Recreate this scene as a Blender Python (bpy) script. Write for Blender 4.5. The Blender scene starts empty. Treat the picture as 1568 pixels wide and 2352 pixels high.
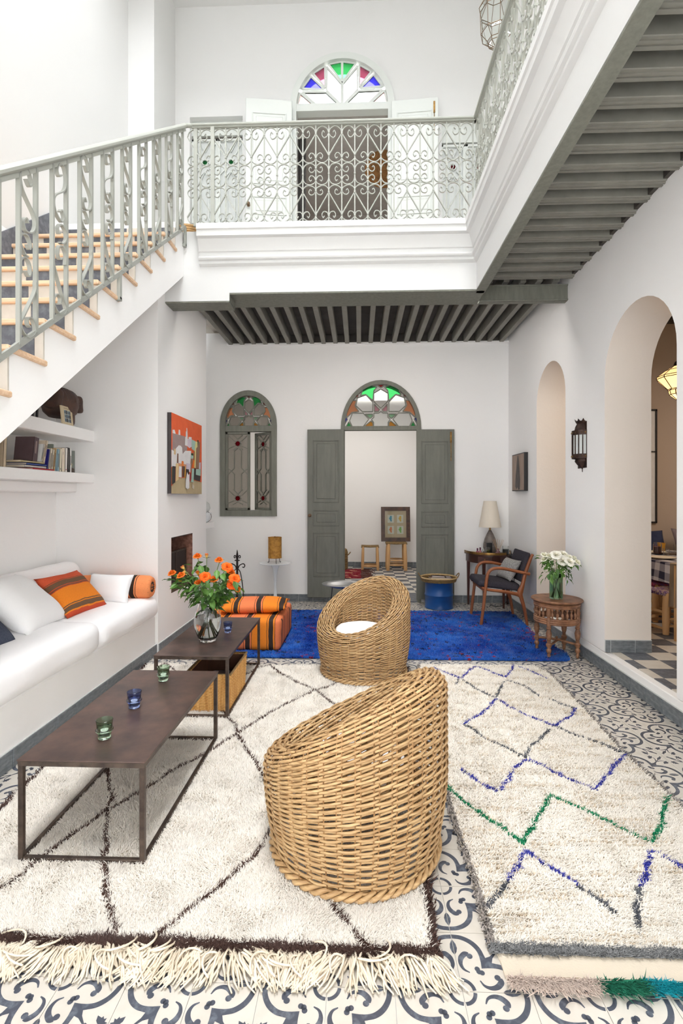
import bpy, math, random
import numpy as np
from math import sin, cos, pi, sqrt, radians, atan2
from mathutils import Vector, Matrix, Euler

C = bpy.context.scene.collection
SC = bpy.context.scene
RND = random.Random(7)

# ------------------------------------------------------------------ camera
YAW = math.atan(42.0 / 1149.0)
cam_d = bpy.data.cameras.new('camera')
cam_d.sensor_fit = 'AUTO'
cam_d.sensor_width = 36.0
cam_d.lens = 1149.0 / 2352.0 * 36.0
cam_d.shift_y = -36.0 / 2352.0
cam_d.clip_start = 0.05
cam = bpy.data.objects.new('camera', cam_d)
cam.location = (0, 0, 1.463)
cam.rotation_euler = (pi / 2, 0, YAW)
C.objects.link(cam)
SC.camera = cam

# ------------------------------------------------------------------ sky, lights, exposure
w = bpy.data.worlds.new('sky')
SC.world = w
w.use_nodes = True
bg = w.node_tree.nodes['Background']
bg.inputs[0].default_value = (0.955, 0.978, 1.0, 1)
bg.inputs[1].default_value = 15.0
VS = SC.view_settings
SC.display_settings.display_device = 'sRGB'
VS.view_transform = 'Standard'
VS.look = 'None'
VS.exposure = 0.58
VS.gamma = 1.0
VS.use_curve_mapping = False
try:
    cy = SC.cycles
    cy.use_denoising = True
    cy.max_bounces = 12
    cy.diffuse_bounces = 8
    cy.glossy_bounces = 4
    cy.transmission_bounces = 12
    cy.transparent_max_bounces = 8
    cy.sample_clamp_indirect = 6.0
    cy.caustics_reflective = False
    cy.caustics_refractive = False
except Exception:
    pass


def area(name, loc, rot, sx, sy, power, col=(1, 1, 1), portal=False):
    l = bpy.data.lights.new(name, 'AREA')
    l.shape = 'RECTANGLE'
    l.size, l.size_y = sx, sy
    l.energy = power
    l.color = col
    if portal:
        l.cycles.is_portal = True
    o = bpy.data.objects.new(name, l)
    o.location = loc
    o.rotation_euler = rot
    C.objects.link(o)
    return o


# raised skylight guides the sky's light; side openings, alcove and room fills are added
area('courtyard_skylight', (-0.05, 0.8, 12.25), (0, 0, 0), 2.3, 6.2, 1, portal=True)  # raised high above the court to even out light between storeys
area('added_side_opening', (-2.95, -3.5, 1.7), (0, -pi / 2, 0), 2.2, 1.8, 1, portal=True)  # opening added behind the camera to light the opposite wall
area('added_side_opening', (2.3, -3.5, 1.7), (0, pi / 2, 0), 2.2, 1.8, 1, portal=True)  # its counterpart on the right, likewise added for light
area('alcove_fill_light', (0.1, 5.12, 3.50), (radians(14), 0, 0), 2.7, 0.10, 18, (1.0, 0.95, 0.89))  # added lamp hidden behind the gallery beam, brightens the alcove
area('back_room_fill', (-0.3, 8.8, 3.3), (0, 0, 0), 2.4, 1.6, 25, (1.0, 0.95, 0.88))  # added ceiling light without a fixture, fills the back room
area('dining_room_fill', (4.2, 4.4, 3.3), (0, 0, 0), 1.2, 1.6, 24, (1.0, 0.86, 0.72))  # added fill, besides the lantern's own light
area('upper_room_fill', (-0.2, 8.6, 6.4), (0, 0, 0), 1.4, 1.0, 15, (1.0, 0.95, 0.9))  # added weak fill behind the upper door


# ------------------------------------------------------------------ materials
def lin(c):
    def f(v):
        v = v / 255.0
        return v / 12.92 if v <= 0.04045 else ((v + 0.055) / 1.055) ** 2.4
    return (f(c[0]), f(c[1]), f(c[2]), 1.0)


class NT:
    def __init__(s, name):
        s.m = bpy.data.materials.new(name)
        s.m.use_nodes = True
        s.t = s.m.node_tree
        s.b = s.t.nodes['Principled BSDF']

    def n(s, typ, **kw):
        nd = s.t.nodes.new(typ)
        for k, v in kw.items():
            setattr(nd, k, v)
        return nd

    def l(s, a, b):
        s.t.links.new(a, b)

    def math(s, op, a, b=None):
        nd = s.n('ShaderNodeMath', operation=op)
        for i, v in enumerate((a, b)):
            if v is None:
                continue
            if isinstance(v, (int, float)):
                nd.inputs[i].default_value = v
            else:
                s.l(v, nd.inputs[i])
        return nd.outputs[0]

    def noise(s, vec, scale, detail=3, rough=0.55, stretch=None):
        nd = s.n('ShaderNodeTexNoise')
        nd.inputs['Scale'].default_value = scale
        nd.inputs['Detail'].default_value = detail
        nd.inputs['Roughness'].default_value = rough
        if stretch:
            mp = s.n('ShaderNodeMapping')
            mp.inputs['Scale'].default_value = stretch
            s.l(vec, mp.inputs[0])
            vec = mp.outputs[0]
        s.l(vec, nd.inputs['Vector'])
        return nd.outputs[0]

    def ramp(s, fac, stops, const=False):
        nd = s.n('ShaderNodeValToRGB')
        cr = nd.color_ramp
        cr.interpolation = 'CONSTANT' if const else 'LINEAR'
        while len(cr.elements) < len(stops):
            cr.elements.new(0.5)
        for e, (p, c) in zip(cr.elements, stops):
            e.position = p
            e.color = c
        s.l(fac, nd.inputs[0])
        return nd.outputs[0]

    def mix(s, fac, a, b, typ='MIX'):
        nd = s.n('ShaderNodeMix', data_type='RGBA', blend_type=typ)
        for sock, v in ((nd.inputs[0], fac), (nd.inputs[6], a), (nd.inputs[7], b)):
            if isinstance(v, (int, float)):
                sock.default_value = v
            elif isinstance(v, tuple):
                sock.default_value = v
            else:
                s.l(v, sock)
        return nd.outputs[2]

    def bump(s, h, strength=0.2, dist=0.01, prev=None):
        nd = s.n('ShaderNodeBump')
        nd.inputs['Strength'].default_value = strength
        nd.inputs['Distance'].default_value = dist
        s.l(h, nd.inputs['Height'])
        if prev is not None:
            s.l(prev, nd.inputs['Normal'])
        return nd.outputs[0]


def mat(name, c, rough=0.6, metal=0.0, c2=None, ns=6.0, lo=0.35, hi=0.65, bump=0.0, bs=60.0, bd=0.004,
        trans=0.0, ior=1.45, coat=0.0, emit=None, es=0.0, stretch=None, spec=None, alpha=None):
    k = NT(name)
    b = k.b
    cl = lin(c)
    b.inputs['Base Color'].default_value = cl
    b.inputs['Roughness'].default_value = rough
    b.inputs['Metallic'].default_value = metal
    if spec is not None:
        b.inputs['Specular IOR Level'].default_value = spec
    tc = k.n('ShaderNodeTexCoord').outputs['Object']
    if c2 is not None:
        f = k.noise(tc, ns, 5, 0.6, stretch)
        k.l(k.ramp(f, [(lo, cl), (hi, lin(c2))]), b.inputs['Base Color'])
    if bump:
        k.l(k.bump(k.noise(tc, bs, 4, 0.6, stretch), bump, bd), b.inputs['Normal'])
    if trans:
        b.inputs['Transmission Weight'].default_value = trans
        b.inputs['IOR'].default_value = ior
    if coat:
        b.inputs['Coat Weight'].default_value = coat
    if alpha is not None:
        b.inputs['Alpha'].default_value = alpha
    if emit:
        b.inputs['Emission Color'].default_value = lin(emit)
        b.inputs['Emission Strength'].default_value = es
    return k.m


def stripes(name, axis, stops, period=None, off=0.0, rough=0.85, bumps=0.35, bs=260.0):
    """woven cloth with flat dyed stripes across one object axis; stops run 0..1 over the period"""
    k = NT(name)
    tc = k.n('ShaderNodeTexCoord').outputs['Object']
    sp = k.n('ShaderNodeSeparateXYZ')
    k.l(tc, sp.inputs[0])
    v = sp.outputs[axis]
    wob = k.math('MULTIPLY', k.math('SUBTRACT', k.noise(tc, 9, 2), 0.5), 0.018)
    v = k.math('ADD', v, wob)
    v = k.math('FRACT', k.math('ADD', k.math('DIVIDE', v, period), off))
    col = k.ramp(v, [(p, lin(c)) for p, c in stops], True)
    grain = k.noise(tc, 340, 2)
    col = k.mix(0.22, col, k.ramp(grain, [(0.35, (0.15, 0.12, 0.1, 1)), (0.6, (1, 1, 1, 1))]), 'MULTIPLY')
    k.l(col, k.b.inputs['Base Color'])
    k.b.inputs['Roughness'].default_value = rough
    k.b.inputs['Specular IOR Level'].default_value = 0.2
    k.l(k.bump(k.noise(tc, bs, 3), bumps, 0.003), k.b.inputs['Normal'])
    return k.m


def attr_mat(name, rough=0.9, spec=0.1, sheen=0.0, sub=0.0):
    k = NT(name)
    a = k.n('ShaderNodeAttribute')
    a.attribute_name = 'Col'
    k.l(a.outputs['Color'], k.b.inputs['Base Color'])
    k.b.inputs['Roughness'].default_value = rough
    k.b.inputs['Specular IOR Level'].default_value = spec
    if sheen:
        k.b.inputs['Sheen Weight'].default_value = sheen
    return k.m


M = {}
M['plaster'] = mat('white_plaster', (243, 242, 241), 0.75, bump=0.12, bs=26, bd=0.01, spec=0.25)
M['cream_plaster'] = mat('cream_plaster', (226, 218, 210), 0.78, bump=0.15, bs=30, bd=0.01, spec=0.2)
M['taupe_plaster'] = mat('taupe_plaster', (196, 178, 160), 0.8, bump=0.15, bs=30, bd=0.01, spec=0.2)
M['dimmed_white'] = mat('dimmed_upper_white', (215, 215, 214), 0.55, bump=0.06, bs=30, bd=0.01, spec=0.35)  # white darkened in the colour to offset strong light on the upper storey
M['grey_paint'] = mat('grey_green_paint', (124, 125, 115), 0.55, c2=(112, 112, 103), ns=5, bump=0.12, bs=70, spec=0.35, stretch=(6, 6, 1))
M['joist_paint'] = mat('grey_joist_paint', (144, 142, 134), 0.6, c2=(130, 128, 120), ns=4, bump=0.15, bs=50, spec=0.3)
M['board_paint'] = mat('dark_grey_ceiling_paint', (88, 84, 80), 0.7, c2=(76, 72, 68), ns=5, bump=0.1, bs=40, spec=0.2)
M['door_paint'] = mat('worn_grey_green_door_paint', (118, 119, 110), 0.5, c2=(104, 105, 97), ns=3.5, lo=0.3, hi=0.7, bump=0.18, bs=55, spec=0.35, stretch=(5, 5, 1))
M['pale_paint'] = mat('pale_grey_paint', (204, 208, 204), 0.45, bump=0.08, bs=40, spec=0.4, stretch=(5, 5, 1))
M['rail_paint'] = mat('pale_grey_iron_paint', (164, 166, 158), 0.42, bump=0.08, bs=90, spec=0.45)
M['stair_iron'] = mat('grey_iron_paint', (152, 154, 147), 0.42, bump=0.08, bs=90, spec=0.45)
M['cream_tile'] = mat('cream_cement_tile', (205, 199, 190), 0.42, c2=(193, 186, 175), ns=9, lo=0.3, hi=0.75, spec=0.4)
M['dark_tile'] = mat('charcoal_cement_tile', (84, 88, 97), 0.42, c2=(116, 120, 128), ns=22, lo=0.42, hi=0.72, spec=0.4)
M['ink'] = mat('charcoal_tile_inlay', (70, 74, 85), 0.42, c2=(122, 128, 138), ns=30, lo=0.5, hi=0.78, spec=0.4)
M['base_tile'] = mat('slate_grey_glazed_tile', (98, 104, 110), 0.4, c2=(134, 139, 143), ns=18, lo=0.38, hi=0.72, bump=0.1, bs=40, spec=0.45, stretch=(1, 1, 3))
M['grout'] = mat('pale_grout', (206, 207, 206), 0.8)
M['nosing'] = mat('raw_pine_nosing', (224, 194, 164), 0.6, c2=(208, 172, 138), ns=5, bump=0.1, bs=50, stretch=(1, 12, 12))
M['steel'] = mat('raw_brown_steel', (112, 88, 78), 0.36, 0.4, c2=(60, 51, 50), ns=6, lo=0.3, hi=0.75, bump=0.05, bs=35)
M['steel_edge'] = mat('rubbed_steel_edge', (96, 82, 72), 0.45, 0.6, c2=(58, 48, 44), ns=16, bump=0.08, bs=60)
M['wicker'] = mat('natural_rattan', (204, 172, 126), 0.46, c2=(152, 114, 72), ns=4, lo=0.32, hi=0.7, bump=0.12, bs=60, spec=0.4, stretch=(2, 2, 26))
M['wicker_dark'] = mat('darker_rattan', (164, 126, 84), 0.55, c2=(126, 92, 56), ns=8, bump=0.15, bs=120, spec=0.3)
M['linen'] = mat('white_linen', (249, 248, 249), 0.9, bump=0.35, bs=14, bd=0.012, spec=0.12)
M['linen2'] = mat('creased_white_cotton', (250, 250, 251), 0.9, bump=0.3, bs=18, bd=0.008, spec=0.12)
M['navy'] = mat('slate_blue_wool', (82, 88, 104), 0.95, c2=(64, 70, 86), ns=120, bump=0.4, bs=300, spec=0.1)
M['charcoal_wool'] = mat('charcoal_wool', (70, 67, 74), 0.95, c2=(54, 52, 58), ns=90, bump=0.4, bs=280, spec=0.1)
M['grey_tweed'] = mat('grey_tweed', (180, 178, 176), 0.95, c2=(112, 110, 110), ns=160, lo=0.42, hi=0.58, bump=0.4, bs=300, spec=0.1)
M['teak'] = mat('oiled_teak', (150, 88, 50), 0.4, c2=(124, 68, 36), ns=6, bump=0.08, bs=40, stretch=(1, 1, 0.2))
M['mahogany'] = mat('dark_mahogany', (80, 42, 32), 0.35, c2=(56, 28, 22), ns=6, bump=0.06, bs=40, coat=0.2, stretch=(1, 1, 0.3))
M['carved'] = mat('carved_walnut', (150, 106, 76), 0.5, c2=(92, 58, 38), ns=14, lo=0.38, hi=0.68, bump=0.35, bs=50)
M['poplar'] = mat('peeled_poplar_wood', (208, 166, 116), 0.6, c2=(184, 140, 92), ns=7, bump=0.12, bs=40, stretch=(1, 1, 0.25))
M['rush'] = mat('woven_rush', (150, 122, 78), 0.85, c2=(104, 82, 50), ns=40, bump=0.5, bs=70, stretch=(1, 6, 1))
M['brass'] = mat('aged_brass', (168, 130, 74), 0.4, 0.9, c2=(110, 82, 46), ns=20)
M['bronze'] = mat('dark_bronze', (120, 100, 80), 0.4, 0.85)
M['iron'] = mat('black_wrought_iron', (44, 38, 36), 0.55, 0.6, bump=0.15, bs=60)
M['sconce'] = mat('pierced_copper_iron', (74, 54, 46), 0.5, 0.6, c2=(48, 36, 32), ns=26, bump=0.2, bs=80)
M['white_lacquer'] = mat('white_lacquer', (232, 236, 238), 0.25, coat=0.3)
M['frost'] = mat('frosted_glass', (232, 236, 234), 0.55, trans=0.35)
M['clear'] = mat('clear_glass', (252, 254, 253), 0.02, trans=1.0, ior=1.45)
M['green_glass'] = mat('green_glass', (206, 234, 210), 0.03, trans=1.0, ior=1.45)
M['blue_glass'] = mat('blue_glass', (168, 188, 240), 0.03, trans=1.0, ior=1.45)
M['vase_green'] = mat('pale_green_glass', (176, 206, 176), 0.04, trans=1.0, ior=1.4)
M['water'] = mat('water', (244, 250, 248), 0.0, trans=1.0, ior=1.33)
M['wax'] = mat('white_wax', (244, 242, 236), 0.5)


def thin_glass(name, c, gloss=0.10):
    k = NT(name)
    tr = k.n('ShaderNodeBsdfTransparent')
    tr.inputs[0].default_value = lin(c)
    gl = k.n('ShaderNodeBsdfGlossy')
    gl.inputs['Roughness'].default_value = 0.03
    lw = k.n('ShaderNodeLayerWeight')
    lw.inputs[0].default_value = 0.25
    mx = k.n('ShaderNodeMixShader')
    k.l(k.math('ADD', k.math('MULTIPLY', lw.outputs['Fresnel'], 0.6), gloss * 0.3), mx.inputs[0])
    k.l(tr.outputs[0], mx.inputs[1])
    k.l(gl.outputs[0], mx.inputs[2])
    k.l(mx.outputs[0], k.t.nodes['Material Output'].inputs[0])
    return k.m


M['thin_glass'] = thin_glass('thin_clear_glass', (250, 252, 250))
M['pane_grey'] = thin_glass('dusty_window_glass', (206, 203, 198), 0.2)
M['pane_clear'] = mat('clear_pane', (238, 240, 238), 0.05, trans=1.0, ior=1.1)
M['pane_dot'] = mat('patterned_pane', (240, 242, 240), 0.35, trans=0.85, ior=1.1)
for nm, c in dict(green=(60, 170, 92), red=(190, 40, 52), blue=(58, 56, 196), orange=(232, 160, 118), amber=(196, 138, 62), pink=(216, 160, 172),
                  mauve=(150, 72, 96), lgreen=(150, 200, 160), rose=(238, 196, 190), dred=(150, 18, 34)).items():
    M['pane_' + nm] = mat(nm + '_stained_pane', c, 0.12, trans=0.8, ior=1.1)
M['black'] = mat('black_paint', (34, 33, 34), 0.5)
M['leaf'] = mat('rose_leaf_green', (72, 112, 46), 0.42, c2=(104, 146, 66), ns=14, bump=0.15, bs=60, spec=0.45)
M['leaf2'] = mat('dark_leaf_green', (52, 88, 40), 0.45, c2=(84, 120, 60), ns=14, bump=0.15, bs=60, spec=0.4)
M['stem'] = mat('green_stem', (92, 118, 62), 0.5, c2=(120, 140, 84), ns=20)
M['petal'] = attr_mat('rose_petal', 0.6, 0.2)
M['pile'] = attr_mat('wool_pile', 0.95, 0.05, 0.15)
M['drum'] = mat('blue_enamel_drum', (28, 82, 148), 0.35, c2=(22, 68, 128), ns=4, bump=0.05, bs=12)
M['gold_shade'] = mat('ochre_parchment', (186, 136, 58), 0.7, c2=(152, 104, 40), ns=28, lo=0.4, hi=0.62, bump=0.1, bs=50)
M['shade'] = mat('cream_linen_shade', (226, 216, 200), 0.85, bump=0.15, bs=200)
M['stone'] = mat('grey_ceramic', (122, 112, 106), 0.45, c2=(96, 87, 82), ns=10, bump=0.1, bs=40, stretch=(1, 1, 4))
M['silver'] = mat('hammered_pewter', (196, 196, 198), 0.36, 1.0, bump=0.12, bs=14)
M['frame_wood'] = mat('burled_dark_wood', (86, 54, 38), 0.4, c2=(46, 30, 24), ns=9, coat=0.2)
M['paper'] = mat('cream_paper', (226, 214, 194), 0.8)
M['brown_card'] = mat('tan_mount_board', (200, 178, 150), 0.8)
M['soot'] = mat('sooty_brick', (92, 60, 52), 0.9, c2=(40, 30, 28), ns=7, bump=0.4, bs=40)
M['rusty'] = mat('rusty_brick_edge', (150, 108, 92), 0.9, c2=(104, 66, 54), ns=24, bump=0.4, bs=50)
M['mask_wood'] = mat('dark_carved_wood', (84, 58, 46), 0.55, c2=(54, 36, 30), ns=9, bump=0.3, bs=36)


def flat(c, rough=0.7):
    key = 'flat_%d_%d_%d_%d' % (c[0], c[1], c[2], int(rough * 100))
    if key not in M:
        M[key] = mat('paint_' + key[5:], c, rough, c2=tuple(max(0, v - 10) for v in c), ns=12)
    return M[key]


# ------------------------------------------------------------------ mesh builder
class MB:
    def __init__(s):
        s.v, s.f, s.m = [], [], []

    def add(s, verts, faces, m=0, X=None):
        o = len(s.v)
        if X is not None:
            verts = [tuple(X @ Vector(p)) for p in verts]
        s.v.extend([tuple(p) for p in verts])
        for f in faces:
            s.f.append([i + o for i in f])
        s.m.extend(m if isinstance(m, list) else [m] * len(faces))
        return s

    def box(s, x0, x1, y0, y1, z0, z1, m=0, X=None, b=0.0):
        if b <= 0:
            v = [(x0, y0, z0), (x1, y0, z0), (x1, y1, z0), (x0, y1, z0), (x0, y0, z1), (x1, y0, z1), (x1, y1, z1), (x0, y1, z1)]
            f = [(0, 3, 2, 1), (4, 5, 6, 7), (0, 1, 5, 4), (1, 2, 6, 5), (2, 3, 7, 6), (3, 0, 4, 7)]
            return s.add(v, f, m, X)
        v, idx = [], {}
        ax = ((x0, x1), (y0, y1), (z0, z1))
        for i in (0, 1):
            for j in (0, 1):
                for k in (0, 1):
                    c = (ax[0][i], ax[1][j], ax[2][k])
                    sg = (1 - 2 * i, 1 - 2 * j, 1 - 2 * k)
                    for a in range(3):
                        p = [c[q] + (sg[q] * b if q != a else 0) for q in range(3)]
                        idx[(i, j, k, a)] = len(v)
                        v.append(tuple(p))
        f = []
        for a in range(3):
            q, r = [t for t in range(3) if t != a]
            for sd in (0, 1):
                ring = []
                for (u, w2) in ((0, 0), (1, 0), (1, 1), (0, 1)):
                    key = [0, 0, 0]
                    key[a], key[q], key[r] = sd, u, w2
                    ring.append(idx[tuple(key) + (a,)])
                f.append(tuple(ring))
        for a in range(3):
            q, r = [t for t in range(3) if t != a]
            for u in (0, 1):
                for w2 in (0, 1):
                    k0, k1 = [0, 0, 0], [0, 0, 0]
                    k0[a], k1[a] = 0, 1
                    k0[q] = k1[q] = u
                    k0[r] = k1[r] = w2
                    f.append((idx[tuple(k0) + (q,)], idx[tuple(k1) + (q,)], idx[tuple(k1) + (r,)], idx[tuple(k0) + (r,)]))
        for i in (0, 1):
            for j in (0, 1):
                for k in (0, 1):
                    f.append((idx[(i, j, k, 0)], idx[(i, j, k, 1)], idx[(i, j, k, 2)]))
        cx = Vector(((x0 + x1) / 2, (y0 + y1) / 2, (z0 + z1) / 2))
        g = []
        for fc in f:
            p = [Vector(v[t]) for t in fc]
            n = (p[1] - p[0]).cross(p[2] - p[0])
            if n.dot(sum(p, Vector()) / len(p) - cx) < 0:
                fc = tuple(reversed(fc))
            g.append(fc)
        return s.add(v, g, m, X)

    def tube(s, pts, r, n=6, ref=None, rb=None, closed=False, caps=True, m=0, X=None, phase=0.0):
        P = np.asarray(pts, float)
        N = len(P)
        R = np.full(N, r) if np.isscalar(r) else np.asarray(r, float)
        RB = R if rb is None else (np.full(N, rb) if np.isscalar(rb) else np.asarray(rb, float))
        if closed:
            T = np.roll(P, -1, 0) - np.roll(P, 1, 0)
        else:
            T = np.gradient(P, axis=0)
        T /= np.maximum(np.linalg.norm(T, axis=1, keepdims=True), 1e-9)
        if ref is not None:
            B = np.tile(np.asarray(ref, float), (N, 1)) if np.ndim(ref) == 1 else np.asarray(ref, float)
            Nn = np.cross(B, T)
            Nn /= np.maximum(np.linalg.norm(Nn, axis=1, keepdims=True), 1e-9)
            B = np.cross(T, Nn)
        else:
            Nn = np.zeros_like(P)
            a = np.array([0, 0, 1.0]) if abs(T[0][2]) < 0.9 else np.array([1.0, 0, 0])
            cur = np.cross(T[0], a)
            cur /= np.linalg.norm(cur)
            for i in range(N):
                cur = cur - T[i] * cur.dot(T[i])
                cur /= max(np.linalg.norm(cur), 1e-9)
                Nn[i] = cur
            B = np.cross(T, Nn)
        ang = np.arange(n) * 2 * pi / n + phase
        V = P[:, None, :] + Nn[:, None, :] * (np.cos(ang)[None, :, None] * R[:, None, None]) + B[:, None, :] * (np.sin(ang)[None, :, None] * RB[:, None, None])
        V = V.reshape(-1, 3).tolist()
        F = []
        for i in range(N if closed else N - 1):
            a0, b0 = i * n, ((i + 1) % N) * n
            for j in range(n):
                k = (j + 1) % n
                F.append((a0 + j, a0 + k, b0 + k, b0 + j))
        if caps and not closed:
            F.append(tuple(range(n - 1, -1, -1)))
            F.append(tuple((N - 1) * n + j for j in range(n)))
        return s.add(V, F, m, X)

    def bar(s, a, b, w, h=None, m=0, up=(0, 0, 1)):
        """square bar between two points"""
        a, b = Vector(a), Vector(b)
        d = (b - a).normalized()
        u = Vector(up)
        if abs(d.dot(u)) > 0.95:
            u = Vector((1, 0, 0))
        r = d.cross(u).normalized()
        u = r.cross(d)
        h = w if h is None else h
        v = []
        for p in (a, b):
            for sx, sz in ((-1, -1), (1, -1), (1, 1), (-1, 1)):
                v.append(tuple(p + r * sx * w / 2 + u * sz * h / 2))
        f = [(3, 2, 1, 0), (4, 5, 6, 7), (0, 1, 5, 4), (1, 2, 6, 5), (2, 3, 7, 6), (3, 0, 4, 7)]
        return s.add(v, f, m)

    def lathe(s, prof, n=24, c=(0, 0, 0), m=0, X=None, closed=False, sx=1.0, sy=1.0):
        v, f = [], []
        K = len(prof)
        for i in range(n):
            a = 2 * pi * i / n
            for r, z in prof:
                v.append((c[0] + r * cos(a) * sx, c[1] + r * sin(a) * sy, c[2] + z))
        for i in range(n):
            i2 = (i + 1) % n
            for j in range(K if closed else K - 1):
                j2 = (j + 1) % K
                f.append((i * K + j, i2 * K + j, i2 * K + j2, i * K + j2))
        if not closed:
            if prof[0][0] > 1e-6:
                f.append(tuple(i * K for i in range(n - 1, -1, -1)))
            if prof[-1][0] > 1e-6:
                f.append(tuple(i * K + K - 1 for i in range(n)))
        return s.add(v, f, m, X)

    def prism(s, poly, fn, t0, t1, m=0, ms=None, mb=None):
        """extrude a 2-D outline; fn(u, v, t) -> xyz; ms: side material, mb: far-cap material"""
        K = len(poly)
        v = [fn(u, w2, t0) for u, w2 in poly] + [fn(u, w2, t1) for u, w2 in poly]
        f = [tuple(range(K)), tuple(range(2 * K - 1, K - 1, -1))]
        mm = [m, m if mb is None else mb]
        for i in range(K):
            j = (i + 1) % K
            f.append((j, i, i + K, j + K))
            mm.append(m if ms is None else ms)
        return s.add(v, f, mm)

    def strip(s, A, B, m=0, closed=False):
        """quads between two polylines of equal length"""
        K = len(A)
        f = []
        for i in range(K if closed else K - 1):
            j = (i + 1) % K
            f.append((i, j, K + j, K + i))
        return s.add(list(A) + list(B), f, m)

    def grid(s, fn, nu, nv, cu=False, cv=False, m=0, X=None):
        v = [fn(i / (nu if cu else nu - 1), j / (nv if cv else nv - 1)) for i in range(nu) for j in range(nv)]
        f = []
        for i in range(nu if cu else nu - 1):
            for j in range(nv if cv else nv - 1):
                i2, j2 = (i + 1) % nu, (j + 1) % nv
                f.append((i * nv + j, i2 * nv + j, i2 * nv + j2, i * nv + j2))
        return s.add(v, f, m, X)

    def mesh(s, name, mats, smooth=None):
        me = bpy.data.meshes.new(name)
        me.from_pydata(s.v, [], s.f)
        for mt in (mats if isinstance(mats, (list, tuple)) else [mats]):
            me.materials.append(mt)
        if any(s.m):
            me.polygons.foreach_set('material_index', s.m)
        if smooth:
            me.polygons.foreach_set('use_smooth', [True] * len(me.polygons))
            if smooth < 170:
                me.set_sharp_from_angle(angle=radians(smooth))
        me.update()
        return me


def link(o, parent=None, loc=None, rot=None):
    C.objects.link(o)
    if parent is not None:
        o.parent = parent
    if loc is not None:
        o.location = loc
    if rot is not None:
        o.rotation_euler = rot
    return o


def part(name, mb, mats, parent, smooth=None, loc=None, rot=None, label=None, kind=None, bevel=0.0):
    me = mb.mesh(name, mats, smooth) if isinstance(mb, MB) else mb
    o = bpy.data.objects.new(name, me)
    link(o, parent, loc, rot)
    if label:
        o['label'] = label
    if kind:
        o['kind'] = kind
    if bevel:
        bv = o.modifiers.new('bevel', 'BEVEL')
        bv.width = bevel
        bv.segments = 2
        bv.limit_method = 'ANGLE'
    return o


def tag(o, label, cat, group=None):
    o['label'] = label
    o['category'] = cat
    if group:
        o['group'] = group
    return o


def thing(name, label, cat, loc=(0, 0, 0), rot=(0, 0, 0), group=None):
    o = bpy.data.objects.new(name, None)
    o.empty_display_size = 0.1
    link(o, None, loc, rot)
    return tag(o, label, cat, group)


def one(name, label, cat, mb, mats, smooth=None, loc=None, rot=None, group=None, bevel=0.0):
    return tag(part(name, mb, mats, None, smooth, loc, rot, bevel=bevel), label, cat, group)


def struct(name, mb=None, mats=None, smooth=None, loc=None, bevel=0.0):
    if mb is None:
        o = bpy.data.objects.new(name, None)
        o.empty_display_size = 0.1
        link(o, None, loc)
    else:
        o = part(name, mb, mats, None, smooth, loc, bevel=bevel)
    o['kind'] = 'structure'
    return o


def dup(root, loc=None, rot=None, label=None, group=None):
    """copy a thing, its parts and their sub-parts"""
    kids = {}
    for o in C.objects:
        if o.parent is not None:
            kids.setdefault(o.parent.name, []).append(o)

    def cp(o, parent):
        c = o.copy()
        C.objects.link(c)
        if parent is not None:
            c.parent = parent
        for ch in kids.get(o.name, []):
            cp(ch, c)
        return c
    r = cp(root, None)
    if loc is not None:
        r.location = loc
    if rot is not None:
        r.rotation_euler = rot
    if label:
        r['label'] = label
    if group:
        r['group'] = group
    return r


def arc(cx, cz, rx, rz, a0, a1, n):
    return [(cx + rx * cos(a0 + (a1 - a0) * i / n), cz + rz * sin(a0 + (a1 - a0) * i / n)) for i in range(n + 1)]


def XZ(u, v, t):
    return (u, t, v)


def YZ(u, v, t):
    return (t, u, v)


def XY(u, v, t):
    return (u, v, t)


def cr(pts, n=8):
    """Catmull-Rom smoothing of a polyline"""
    P = [np.asarray(p, float) for p in pts]
    P = [2 * P[0] - P[1]] + P + [2 * P[-1] - P[-2]]
    out = []
    for i in range(1, len(P) - 2):
        p0, p1, p2, p3 = P[i - 1:i + 3]
        for k in range(n):
            t = k / n
            out.append(0.5 * ((2 * p1) + (-p0 + p2) * t + (2 * p0 - 5 * p1 + 4 * p2 - p3) * t * t + (-p0 + 3 * p1 - 3 * p2 + p3) * t ** 3))
    out.append(P[-2])
    return [tuple(p) for p in out]


# ------------------------------------------------------------------ room shell
XL, XB, XC, XR = -2.82, -1.88, -1.86, 2.04      # left wall, bench front, chimney face, right wall
YC0, YC1, YB = 4.55, 6.0, 6.95                 # chimney near / far face, back wall
ZG = 3.97                                       # gallery floor
YF, XG = 4.72, 1.09                             # gallery fronts
PL = M['plaster']


def notch(x0, x1, zs, rx, rz, zb, n=20):
    """outline of an arched opening starting bottom right, going over the top"""
    cx = (x0 + x1) / 2
    return [(x1, zb)] + arc(cx, zs, rx, rz, 0, pi, n) + [(x0, zb)]


# right wall with its two arched passages into the dining room
mb = MB()
pts = [(-2.6, 0.165), (-2.6, 2.8), (-4.4, 2.8), (-4.4, .165), (-5.5, .165), (-5.5, 8.4), (7.4, 8.4), (7.4, 0.165)]  # first points cut the opening added behind the camera
pts += notch(5.045, 5.855, 2.495, 0.405, 0.41, 0.165) + notch(3.30, 4.25, 2.44, 0.475, 0.47, 0.165)
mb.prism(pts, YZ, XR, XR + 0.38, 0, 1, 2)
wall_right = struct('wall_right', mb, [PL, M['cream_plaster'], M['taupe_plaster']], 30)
struct('trim_1', MB().box(XR, XR + 0.38, -5.5, 7.4, 0.0, 0.158, b=0.006), PL)

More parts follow.
